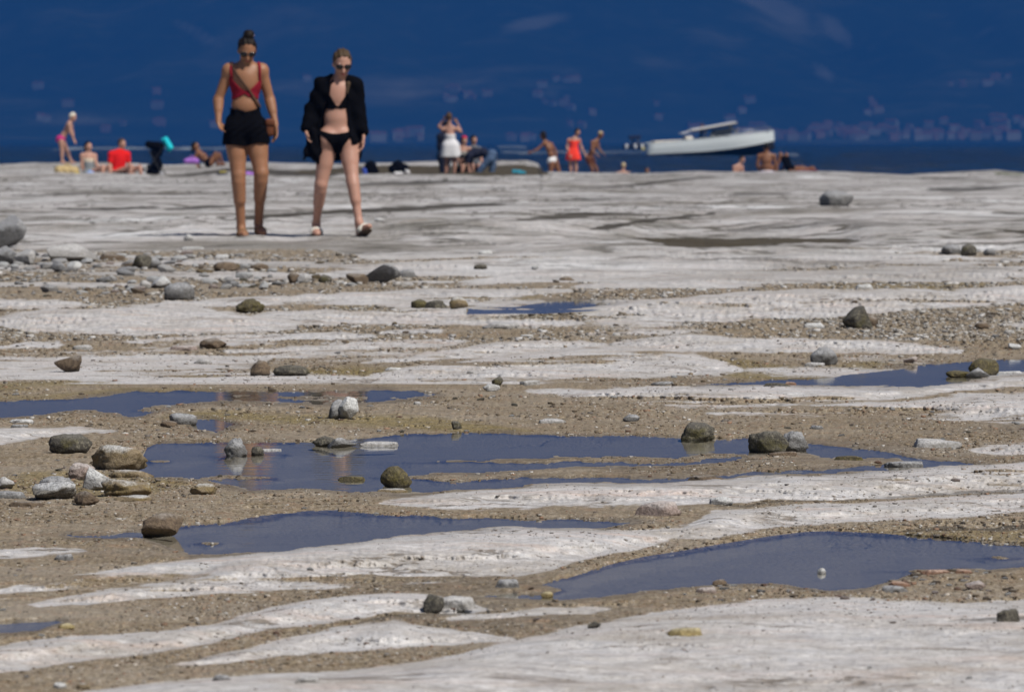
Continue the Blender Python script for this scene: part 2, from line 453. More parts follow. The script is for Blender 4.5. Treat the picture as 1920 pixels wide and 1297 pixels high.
# faces towards the lens are no steeper than about 50 degrees
for i in range(1, len(vr)):
    dv = np.maximum(V[i - 1] - V[i], 1e-3)
    Z[i] = np.minimum(Z[i], Z[i - 1] + .62 * dv * D0[i] / FPX)
for it in range(6):
    P = np.pad(Z, ((0, 0), (6, 6)), mode='edge')
    Zb = (P[:, :-12] + 2 * P[:, 3:-9] + 3 * P[:, 6:-6] + 2 * P[:, 9:-3] + P[:, 12:]) / 9
    kb = np.clip((D0 - 10) / 14, .3, 1) * (np.abs(pool_s) > 6)
    Z = Z * (1 - kb) + Zb * kb
dry = sstep(-4, -14, pool_s)
Z += dry * ROCKM * 0.0045 * fbm2(X0 * 9, D0 * 5, 4, 61) * np.clip(14 / D0, .0, 1.2)
Z += dry * (1 - ROCKM) * (0.0035 * fbm2(X0 * 22, D0 * 14, 3, 62, .7) + 0.006 * fbm2(X0 * 3, D0 * 2, 3, 63))
gr = RNG.normal(size=U.shape)
def bl(a):
    a = (a + np.roll(a, 1, 1) + np.roll(a, -1, 1)) / 3
    return (a + np.roll(a, 1, 0) + np.roll(a, -1, 0)) / 3
g2 = bl(gr) * 3; g3 = bl(bl(bl(RNG.normal(size=U.shape)))) * 6
rough_patch = .55 + .9 * sstep(-.1, .4, fbm2(X0 * 1.5, D0 * .7, 3, 66))
GR = (.35 * gr + .55 * g2 + .7 * g3) * np.clip(D0, 8, 34) / 15 * sstep(60, 40, D0)
Z += dry * GR * np.where(ROCKM > .5, .00036 * rough_patch, .0006)
D = (HC - Z) * FPX / (V - VH)
# distance has to grow row by row (rows run from near to far)
D = np.maximum.accumulate(D + np.arange(len(vr))[:, None] * 1e-6, axis=0)
Z = HC - D * (V - VH) / FPX
X = (U - UC) * D / FPX
# lower shelf behind the crest, dropping into the lake
extra = [(0.6, -.10), (1.4, -.22), (3.0, -.9), (8, -.9), (14, -.9), (22, -1.3), (40, -1.6)]
EX, ED, EZ = [], [], []
for dd, dz in extra:
    dE = D[-1] + dd
    zz = np.maximum(Z[-1] + dz, -.16) if dd <= 14 else np.full(len(us), -0.03 - .02 * (dd - 14))
    zz = zz + .02 * fbm2(us / 60, us * 0 + dd, 3, 81)
    EX.append((us - UC) * dE / FPX); ED.append(dE); EZ.append(zz)
GX = np.vstack([X] + EX); GD = np.vstack([D] + ED); GZ = np.vstack([Z] + EZ)
ne = len(extra)
def padm(a, val): return np.vstack([a, np.full((ne, a.shape[1]), val)])
NR, NC = GX.shape
vid = np.arange(NR * NC).reshape(NR, NC)
GF = np.stack([vid[:-1, :-1], vid[:-1, 1:], vid[1:, 1:], vid[1:, :-1]], -1).reshape(-1, 4)
GV = np.stack([GX, GD, GZ], -1).reshape(-1, 3)

m = Nodes('shore_ground')
mk = m.n('Attribute', {'attribute_name': 'mask'})
sep = m.n('SeparateColor', None, Color=mk.outputs['Color'])
mk2 = m.n('Attribute', {'attribute_name': 'mask2'})
sep2 = m.n('SeparateColor', None, Color=mk2.outputs['Color'])
R_, A_, C_ = sep.outputs[0], sep.outputs[1], sep.outputs[2]
W_, B_, F_ = sep2.outputs[0], sep2.outputs[1], sep2.outputs[2]
co = m.coord()
n1 = m.noise(co, 2.2, 6, .6)
n2 = m.noise(co, 11, 6, .65)
n3 = m.noise(co, 55, 5, .7)
n4 = m.noise(co, 160, 3, .7)
streak = m.noise(m.mapv(co, (.42, .22, 1), (0, 0, .06)), 1.0, 8, .68, .3)
streak2 = m.noise(m.mapv(co, (2.2, 7, 10), (0, 0, .1)), 1.0, 6, .65, .3)
# pale limestone
rc = m.ramp(n1, [(.3, (.49, .475, .455)), (.5, (.51, .48, .46)), (.7, (.54, .53, .515))])
rc = m.mix(m.mr(n2, .42, .66), rc, (.34, .335, .345))
rc = m.mix(m.mr(streak2, .52, .68), rc, (.46, .36, .31))
rc = m.mix(m.mr(n3, .53, .64, 0, .85), rc, (.19, .165, .145))
rc = m.mix(m.mr(n4, .35, .72, 0, .45), rc, (.62, .61, .60))
pit = m.n('TexVoronoi', None, Vector=co, Scale=38).outputs['Distance']
blot = m.noise(m.mapv(co, (1, 1.3, 1)), 26, 6, .75, .6)
rc = m.mix(m.mr(blot, .48, .66, 0, .75), rc, (.265, .25, .235))
rc = m.mix(m.mr(blot, .46, .30, 0, .7), rc, (.66, .65, .64))
rc = m.mix(m.math('MULTIPLY', m.mr(pit, .16, .05), m.mr(n2, .5, .62)), rc, (.12, .11, .10))
film = m.math('MULTIPLY', m.mr(m.noise(m.mapv(co, (.8, 1.0, 1), (0, 0, .1)), 2.6, 7, .68, .4), .44, .66), m.mr(n3, .3, .6, .3, .7))
rc = m.mix(m.math('MULTIPLY', film, m.mr(F_, 0, 1, .85, .35)), rc, (.235, .195, .145))
# far weathered beds: grey-brown lichen streaks
far_st = m.math('MULTIPLY', m.mr(streak, .49, .60), F_)
rc = m.mix(m.math('MULTIPLY', far_st, .85), rc, (.15, .132, .105))
rc = m.mix(m.math('MULTIPLY', m.mr(streak, .45, .34), F_), rc, (.66, .66, .66))
fst2 = m.math('MULTIPLY', m.mr(m.noise(m.mapv(co, (.9, .6, 1), (0, 0, -.1)), 1.3, 7, .7, .3), .48, .62), F_)
rc = m.mix(m.math('MULTIPLY', fst2, .5), rc, (.22, .215, .195))
ck = m.noise(m.mapv(co, (.30, .26, 1), (0, 0, .08)), 1.0, 5, .55, .5)
ckl = m.mr(m.math('ABSOLUTE', m.math('SUBTRACT', ck, .5)), .030, .010)
ck2 = m.noise(m.mapv(co, (.55, .40, 1), (0, 0, -.12)), 1.0, 4, .55, .6)
ckl2 = m.mr(m.math('ABSOLUTE', m.math('SUBTRACT', ck2, .47)), .022, .007)
ckk = m.math('MULTIPLY', m.math('MAXIMUM', m.math('MULTIPLY', ckl, m.mr(n1, .42, .55)), m.math('MULTIPLY', ckl2, m.mr(n1, .56, .46))), F_)
rc = m.mix(m.math('MULTIPLY', ckk, .95), rc, (.085, .075, .058))
ck3 = m.noise(m.mapv(co, (.8, 1.1, 1), (0, 0, .12)), 1.0, 6, .6, .6)
ckn = m.math('MULTIPLY', m.mr(m.math('ABSOLUTE', m.math('SUBTRACT', ck3, .5)), .012, .003), m.math('MULTIPLY', m.mr(n1, .46, .58), m.math('SUBTRACT', 1.0, F_)))
rc = m.mix(m.math('MULTIPLY', ckn, .8), rc, (.13, .10, .07))
# sediment: grains told apart by cell colour
vo = m.n('TexVoronoi', None, Vector=m.mapv(co, (1, .8, 1)), Scale=75)
vs = m.n('SeparateColor', None, Color=vo.outputs['Color']).outputs[0]
vo2 = m.n('TexVoronoi', None, Vector=co, Scale=210)
vs2 = m.n('SeparateColor', None, Color=vo2.outputs['Color']).outputs[1]
g = m.math('ADD', m.math('MULTIPLY', vs, .5), m.math('MULTIPLY', vs2, .5))
tc = m.ramp(g, [(.08, (.06, .043, .028)), (.35, (.15, .113, .066)), (.6, (.228, .18, .115)), (.82, (.32, .268, .20)), (.95, (.45, .41, .36))])
tc = m.mix(m.mr(n1, .35, .65), tc, m.mix(.55, tc, (.205, .168, .122)))
tc = m.mix(m.math('MULTIPLY', m.mr(n2, .5, .75), .55), tc, (.27, .165, .105))
tc = m.mix(m.mr(n2, .34, .26, 0, .6), tc, (.36, .33, .29))
dust = m.math('MULTIPLY', m.mr(m.noise(m.mapv(co, (.7, .9, 1)), 1.7, 6, .62),   .46, .66), .42)
tc = m.mix(dust, tc, m.mix(m.mr(n3, .4, .62), (.37, .335, .285), (.20, .165, .125)))
tc = m.mix(m.math('MULTIPLY', A_, m.mr(n2, .25, .5), clamp=True), tc, m.ramp(g, [(.1, (.05, .042, .016)), (.5, (.17, .128, .045)), (.9, (.29, .225, .10))]))
# broken boundary between the two
n0 = m.noise(co, 4.5, 4, .6)
rm = m.math('ADD', R_, m.math('MULTIPLY', m.math('SUBTRACT', n0, .5), .9))
rm = m.math('ADD', rm, m.math('MULTIPLY', m.math('SUBTRACT', n2, .5), 1.1))
rm = m.math('ADD', rm, m.math('MULTIPLY', m.math('SUBTRACT', n3, .5), .8))
rm = m.mr(rm, .34, .66, smooth=True)
c = m.mix(rm, tc, rc)
c = m.mix(m.math('MULTIPLY', W_, m.mr(rm, 0, 1, .85, .40)), c, m.mix(.55, c, (.05, .04, .03)))
c = m.mix(mk.outputs['Alpha'], c, m.mix(n2, (.26, .225, .17), (.33, .295, .235)))
dk = m.mix(m.mr(n2, .4, .62), m.mix(B_, (.030, .027, .023), (.035, .024, .008)), m.mix(B_, (.075, .068, .058), (.062, .045, .016)))  # cleft shade painted as near-black colour, browner where algae grows
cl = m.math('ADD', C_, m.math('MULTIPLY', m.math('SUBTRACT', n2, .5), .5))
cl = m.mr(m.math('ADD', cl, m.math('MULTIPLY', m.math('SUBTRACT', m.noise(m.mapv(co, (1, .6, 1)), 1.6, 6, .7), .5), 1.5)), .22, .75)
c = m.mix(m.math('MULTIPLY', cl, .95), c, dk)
c = m.mix(m.mr(A_, 1.0, 1.35), c, (.075, .085, .02))
h = m.math('ADD', m.math('MULTIPLY', n3, .5), m.math('MULTIPLY', n4, .25))
h = m.math('ADD', h, m.math('MULTIPLY', m.math('SUBTRACT', 1.0, rm), m.math('MULTIPLY', m.math('SUBTRACT', 1.0, vo.outputs['Distance']), .6)))
h = m.math('ADD', h, m.math('MULTIPLY', n2, .8))
h = m.math('SUBTRACT', h, m.math('MULTIPLY', m.math('ADD', ckk, ckn), 1.5))
rough = m.mr(W_, 0, 1, .92, .6)
m.pbsdf(Base_Color=c, Roughness=rough, Specular_IOR_Level=.25, Normal=m.bump(h, .55, .012))
MAT_GROUND = m.mat

ground = mesh_from('ground', GV, GF, MAT_GROUND)
tag(ground, kind='structure')
ground['label'] = 'pale bedrock shore with bands of brown sediment between the pools'
FARM = sstep(560, 440, V)
BED = sstep(-1.5, 2.5, pool_s)
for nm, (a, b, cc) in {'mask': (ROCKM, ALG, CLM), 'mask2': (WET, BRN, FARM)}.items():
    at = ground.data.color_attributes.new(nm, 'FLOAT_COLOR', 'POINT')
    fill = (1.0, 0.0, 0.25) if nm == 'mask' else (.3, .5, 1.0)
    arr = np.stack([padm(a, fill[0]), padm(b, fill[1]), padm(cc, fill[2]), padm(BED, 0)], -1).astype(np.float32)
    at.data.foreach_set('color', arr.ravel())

def ground_d(u, v):
    """distance of the ground seen at photo pixel (u, v)"""
    i = int(np.argmin(np.abs(us - u)))
    return float(np.interp(-v, -V[:, i], D[:, i]))

def ground_z(x, y):
    u = UC + x * FPX / max(y, 1)
    j = np.interp(u, us, np.arange(len(us)))
    i = int(np.clip(math.floor(j), 0, len(us) - 2)); f = j - i
    a = np.interp(y, GD[:, i], GZ[:, i]); b = np.interp(y, GD[:, i + 1], GZ[:, i + 1])
    return float(a * (1 - f) + b * f)

# ------------------------------------------------------------------ pools
m = Nodes('pool_water')
co = m.coord()
rip = m.noise(m.mapv(co, (2.5, 6, 1)), 2.2, 3, .5)
bmp = m.bump(rip, .03, .02)
fr = m.n('Fresnel', None, IOR=1.33, Normal=bmp).outputs[0]
gl = m.n('BsdfGlossy', None, Color=(.92, .95, 1.0), Roughness=.03, Normal=bmp).outputs[0]
tr = m.n('BsdfTransparent', None, Color=(.93, .94, .93)).outputs[0]
ms = m.n('MixShader', None, i0=fr, i1=tr, i2=gl).outputs[0]
m.nt.links.new(ms, m.out.inputs[0])
MAT_POOL = m.mat
POOL_LABEL = {'A': 'narrow blue pool around a single dark stone on the upper slabs', 'B': 'blue pool with mossy stones on its far side', 'C': 'long thin deep blue pool mirroring the dark clothes of the walkers',
              'D': 'largest pool, crossed by gravel bars and mirroring bare skin', 'E': 'tiny pool beside the rounded grey stone', 'F': 'pool behind the big pale slab with a tan stone at its tip',
              'G': 'broad smooth pool with reddish pebbles on its near shore', 'H': 'small pool cut by the picture edge between sediment strips'}
for k, (lv, L) in POOLS.items():
    a = np.array(L, float)
    uu = np.linspace(a[0, 0] - 20, a[-1, 0] + 20, 90)
    t = np.interp(uu, a[:, 0], a[:, 1]) - 9; b = np.interp(uu, a[:, 0], a[:, 2]) + 9
    rows = []
    for f in np.linspace(0, 1, 5):
        vv = b * (1 - f) + t * f
        dd = (HC - lv) * FPX / (vv - VH)
        rows.append(np.stack([(uu - UC) * dd / FPX, dd, np.full(len(uu), lv)], -1))
    Vp = np.concatenate(rows); idx = np.arange(5 * 90).reshape(5, 90)
    Fp = np.stack([idx[:-1, :-1], idx[:-1, 1:], idx[1:, 1:], idx[1:, :-1]], -1).reshape(-1, 4)
    o = mesh_from('pool', Vp, Fp, MAT_POOL)
    tag(o, POOL_LABEL[k], None, None, 'structure')

# ------------------------------------------------------------------ lake
LZ = -0.03
rowsd = np.concatenate([np.geomspace(172, 620, 400)[:-1], np.geomspace(620, 7600, 280)])
ul = np.concatenate([-np.geomspace(60000, 1500, 24)[:-1] + UC, np.linspace(-1500, 1500, 330) + UC, np.geomspace(1500, 60000, 24)[1:] + UC])
LU, LD = np.meshgrid(ul, rowsd)
LX = (LU - UC) * LD / FPX
wv = 0
for i in range(14):
    lam = 1.2 * 1.32 ** i * .8; th = math.radians(RNG.uniform(40, 140))
    k = 2 * math.pi / lam
    wv = wv + (.012 * lam ** .75 if lam < 5 else .028) * np.sin(k * (math.cos(th) * LX + math.sin(th) * LD) + RNG.uniform(0, 6.28))
LZZ = LZ + sstep(165, 215, LD) * wv * np.clip(1.2 - LD / 1500, .15, 1) * sstep(-.6, .5, fbm2(LX * .02, LD * .012, 2, 91) + .35)
m = Nodes('lake_water')
co = m.coord()
wa = m.noise(m.mapv(co, (.9, 1.6, 1)), 1.0, 6, .62, .3)
wb = m.noise(m.mapv(co, (.05, .03, 1)), 1.0, 5, .6)
wc = m.noise(m.mapv(co, (.11, .03, 1), (0, 0, .1)), 1.0, 6, .65)
bmp = m.bump(m.math('MULTIPLY', wa, m.mr(wc, .42, .60, .1, 1.0)), 1.0, m.mr(wb, .3, .7, .6, 3.0))
m.pbsdf(Base_Color=(.002, .012, .03), Roughness=.15, IOR=1.33, Normal=bmp)
idx = np.arange(LX.size).reshape(LX.shape)
lake = mesh_from('lake', np.stack([LX, LD, LZZ], -1).reshape(-1, 3), np.stack([idx[:-1, :-1], idx[:-1, 1:], idx[1:, 1:], idx[1:, :-1]], -1).reshape(-1, 4), m.mat)
tag(lake, 'dark blue lake between the rock shore and the mountain', None, None, 'structure')

# ------------------------------------------------------------------ mountain
def mount_h(x, y):
    t = (y - 7000.0)
    prof = np.interp(t, [-200, 0, 250, 600, 1100, 2000, 3200, 4200, 5200], [-8, 1, 14, 48, 130, 380, 720, 900, 940])
    r = fbm2(x / 900.0 + 3.1, y / 1400.0, 5, 101, .5)
    gully = np.abs(fbm2(x / 420.0 + y / 2600.0, y / 2300.0, 4, 102, .5))
    return prof * (1 + .16 * r) - gully * np.interp(t, [0, 400, 2000, 5000], [0, 12, 150, 220]) + np.interp(t, [0, 300, 1500], [0, 3, 20]) * r

mx = np.concatenate([np.linspace(-5200, -1100, 50)[:-1], np.linspace(-1100, 1100, 190), np.linspace(1100, 5200, 50)[1:]])
my = np.concatenate([np.linspace(6800, 9000, 150)[:-1], np.linspace(9000, 12300, 90)])
MX, MY = np.meshgrid(mx, my)
MZ = mount_h(MX, MY)
idx = np.arange(MX.size).reshape(MX.shape)
def scar(u, v, ru, rv, tilt=0.0):
    mu = UC + MX * FPX / MY; mv = VH + (HC - MZ) * FPX / MY
    a, b = mu - u, mv - v
    c_, s_ = math.cos(tilt), math.sin(tilt)
    return np.exp(-(((a * c_ + b * s_) / ru) ** 2 + ((b * c_ - a * s_) / rv) ** 2))
SCAR = (scar(1470, 25, 70, 22, .5) + scar(1570, 60, 50, 16, .8) + .9 * scar(1000, 45, 60, 13, -.2) + .7 * scar(365, 58, 55, 12, .5) + .8 * scar(1545, 140, 30, 14, .7) + .5 * scar(1420, 0, 60, 14, .4)
        + .5 * scar(1850, 60, 40, 14, -.5) + .35 * scar(120, 160, 60, 20) + .35 * scar(900, 185, 60, 12) + .35 * scar(1040, 170, 60, 22) + .3 * scar(1660, 205, 60, 18) + .4 * scar(1850, 155, 60, 10))
m = Nodes('mountain_side')
co = m.coord()
a1 = m.noise(co, .004, 7, .62)
a2 = m.noise(m.mapv(co, (.006, .004, .002), (0, 0, .7)), 1.0, 6, .7, .6)
a3 = m.noise(co, .03, 4, .6)
fc = m.ramp(a1, [(.3, (.025, .04, .018)), (.55, (.05, .07, .03)), (.66, (.16, .16, .10)), (.8, (.34, .32, .25))])
fc = m.mix(m.mr(a3, .5, .7, 0, .5), fc, (.12, .12, .07))
hz = m.n('SeparateXYZ', None, Vector=co).outputs[2]
sc_a = m.n('Attribute', {'attribute_name': 'scar'}).outputs['Fac']
fc = m.mix(m.math('MULTIPLY', m.mr(m.math('ADD', sc_a, m.math('MULTIPLY', a2, 1.5)), 1.05, 1.55), .55), fc, (.45, .43, .39))
m.pbsdf(Base_Color=fc, Roughness=1.0, Specular_IOR_Level=.0)
mount = mesh_from('mountain', np.stack([MX, MY, MZ], -1).reshape(-1, 3), np.stack([idx[:-1, :-1], idx[:-1, 1:], idx[1:, 1:], idx[1:, :-1]], -1).reshape(-1, 4), m.mat)
at = mount.data.attributes.new('scar', 'FLOAT', 'POINT'); at.data.foreach_set('value', SCAR.astype(np.float32).ravel())
tag(mount, 'wooded mountain side beyond the lake, blue with haze', None, None, 'structure')

# ------------------------------------------------------------------ air
HZ_D = 3.3e-4
HZ_TOP = float(MZ.max()) + 20
hb = bpy.data.meshes.new('haze')
bm = bmesh.new()
bmesh.ops.create_cube(bm, size=1.0)
bmesh.ops.scale(bm, vec=(13000, 13200, HZ_TOP + 14), verts=bm.verts)
bmesh.ops.translate(bm, vec=(0, 6100, (HZ_TOP + 14) / 2 - 14.0), verts=bm.verts)
bm.to_mesh(hb); bm.free()
m = Nodes('haze_air')
pv = m.n('VolumePrincipled', None, Color=(.017, .108, .38), Density=HZ_D, Anisotropy=.0)
m.nt.links.new(pv.outputs[0], m.out.inputs['Volume'])
haze = link_mesh('haze', hb, m.mat)
tag(haze, 'blue summer haze over the lake', None, None, 'stuff')

# ================================================================== STONES
def ico(sub):
    bm = bmesh.new()
    bmesh.ops.create_icosphere(bm, subdivisions=sub, radius=1.0)
    v = np.array([x.co[:] for x in bm.verts]); f = np.array([[q.index for q in p.verts] for p in bm.faces])
    bm.free()
    return v, f
ICO = {k: ico(k) for k in (1, 2, 3, 4)}

def stone_shape(kind, seed, sub=4):
    """unit stone: x, y in -0.5..0.5, z in 0..1"""
    r = np.random.default_rng(seed)
    v, f = ICO[sub]
    p = v.copy()
    if kind == 'round':
        p = p * (1 + .16 * fbm3(v * 1.3 + seed, 2, seed))[:, None]
        cuts, lo, hi, ng = 5, .70, .92, .06
    elif kind == 'rough':
        p = p * (1 + .36 * fbm3(v * 1.6 + seed, 3, seed) + .10 * fbm3(v * 4 + seed, 2, seed + 1))[:, None]
        cuts, lo, hi, ng = 7, .60, .88, .10
    elif kind == 'angular':
        p = p * (1 + .18 * fbm3(v * 1.2 + seed, 2, seed))[:, None]
        cuts, lo, hi, ng = 12, .36, .70, .035
    else:  # flat
        p = p * (1 + .38 * fbm3(v * 1.7 + seed, 3, seed))[:, None]
        cuts, lo, hi, ng = 6, .55, .85, .05
    for i in range(cuts):
        nn = r.normal(size=3); nn /= np.linalg.norm(nn)
        if kind == 'flat': nn[2] = abs(nn[2]) * .6; nn /= np.linalg.norm(nn)
        c = r.uniform(lo, hi)
        dd = np.maximum(p @ nn - c, 0)
        p = p - dd[:, None] * nn * .92
    if kind == 'flat':
        t = np.array([r.uniform(-.22, .22), r.uniform(-.18, .1), 1]); t /= np.linalg.norm(t)
        dd = np.maximum(p @ t - .52, 0); p = p - dd[:, None] * t * .8
        dd = np.maximum(-p[:, 2] - .42, 0); p[:, 2] += dd * .93
    p = p * (1 + ng * fbm3(v * 6 + seed, 3, seed + 3))[:, None]
    p = p + (ng * .5 * fbm3(v * 15 + seed, 2, seed + 5))[:, None] * v
    dd = np.maximum(-p[:, 2] - .62, 0); p[:, 2] += dd * .85
    mn, mxx = p.min(0), p.max(0)
    p = (p - (mn + mxx) / 2) / (mxx - mn)
    p[:, 2] += .5
    return p, f

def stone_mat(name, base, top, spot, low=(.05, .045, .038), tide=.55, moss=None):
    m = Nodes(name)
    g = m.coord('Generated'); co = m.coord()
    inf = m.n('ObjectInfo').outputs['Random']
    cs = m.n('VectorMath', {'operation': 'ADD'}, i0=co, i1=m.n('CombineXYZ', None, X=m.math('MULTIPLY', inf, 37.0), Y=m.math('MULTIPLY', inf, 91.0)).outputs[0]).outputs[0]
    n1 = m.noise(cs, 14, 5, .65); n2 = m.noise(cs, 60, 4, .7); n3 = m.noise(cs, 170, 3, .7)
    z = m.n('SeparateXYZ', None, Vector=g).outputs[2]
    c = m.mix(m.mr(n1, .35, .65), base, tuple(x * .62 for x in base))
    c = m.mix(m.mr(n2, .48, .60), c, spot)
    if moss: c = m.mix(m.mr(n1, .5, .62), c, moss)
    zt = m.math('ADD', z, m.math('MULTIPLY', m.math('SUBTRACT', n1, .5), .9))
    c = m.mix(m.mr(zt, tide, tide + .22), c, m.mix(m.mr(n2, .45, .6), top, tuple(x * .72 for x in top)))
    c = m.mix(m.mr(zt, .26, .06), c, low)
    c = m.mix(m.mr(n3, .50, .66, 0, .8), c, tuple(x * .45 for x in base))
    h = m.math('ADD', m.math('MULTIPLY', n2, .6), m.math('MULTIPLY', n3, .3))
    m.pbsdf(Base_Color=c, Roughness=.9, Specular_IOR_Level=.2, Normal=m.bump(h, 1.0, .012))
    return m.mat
SM = {
 'grey': stone_mat('grey_stone', (.20, .195, .19), (.33, .33, .335), (.11, .105, .10)),
 'dark': stone_mat('dark_stone', (.085, .078, .066), (.15, .14, .12), (.17, .155, .12), tide=.72, moss=(.085, .075, .035)),
 'mossy': stone_mat('mossy_stone', (.085, .072, .045), (.14, .125, .085), (.15, .125, .06), tide=.75, moss=(.10, .085, .03)),
 'tan': stone_mat('tan_stone', (.25, .195, .125), (.50, .49, .47), (.14, .105, .06), tide=.74, moss=(.20, .15, .07)),
 'white': stone_mat('white_stone', (.42, .41, .40), (.56, .56, .55), (.24, .23, .22), tide=.45),
 'pale': stone_mat('pale_stone', (.36, .345, .33), (.47, .46, .45), (.20, .19, .17), tide=.55),
 'pink': stone_mat('pink_stone', (.34, .27, .24), (.46, .41, .385), (.20, .155, .13), tide=.6),
 'brown': stone_mat('brown_stone', (.17, .125, .085), (.28, .245, .21), (.085, .062, .045), tide=.72),
 'halfwhite': stone_mat('lime_topped_stone', (.125, .115, .10), (.50, .50, .50), (.20, .185, .16), tide=.50),
 'ochre': stone_mat('ochre_stone', (.34, .27, .13), (.46, .40, .25), (.2, .15, .07), tide=.6),
 'red': stone_mat('reddish_stone', (.29, .17, .115), (.40, .29, .23), (.17, .10, .07), tide=.65),
}
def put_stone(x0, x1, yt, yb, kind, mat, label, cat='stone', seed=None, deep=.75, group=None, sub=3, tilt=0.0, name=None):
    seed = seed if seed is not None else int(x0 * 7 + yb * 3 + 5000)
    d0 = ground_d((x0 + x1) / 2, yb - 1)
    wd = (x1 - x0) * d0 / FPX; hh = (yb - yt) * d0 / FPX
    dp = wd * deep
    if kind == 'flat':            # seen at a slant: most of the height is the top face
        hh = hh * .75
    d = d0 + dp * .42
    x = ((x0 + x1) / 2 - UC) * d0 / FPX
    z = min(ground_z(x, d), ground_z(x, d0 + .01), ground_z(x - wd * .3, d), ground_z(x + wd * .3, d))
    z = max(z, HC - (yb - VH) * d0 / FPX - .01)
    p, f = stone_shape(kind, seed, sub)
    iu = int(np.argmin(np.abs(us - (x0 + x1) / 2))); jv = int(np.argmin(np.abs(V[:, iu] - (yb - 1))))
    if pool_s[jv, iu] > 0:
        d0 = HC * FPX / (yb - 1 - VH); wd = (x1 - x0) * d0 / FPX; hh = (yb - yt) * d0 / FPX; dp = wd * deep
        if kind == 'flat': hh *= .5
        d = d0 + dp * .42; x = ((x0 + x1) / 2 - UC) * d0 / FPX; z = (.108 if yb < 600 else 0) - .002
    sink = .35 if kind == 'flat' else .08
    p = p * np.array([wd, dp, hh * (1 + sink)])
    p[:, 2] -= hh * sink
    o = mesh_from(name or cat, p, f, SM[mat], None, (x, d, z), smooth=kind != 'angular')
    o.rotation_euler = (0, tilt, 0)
    return tag(o, label, cat, group)

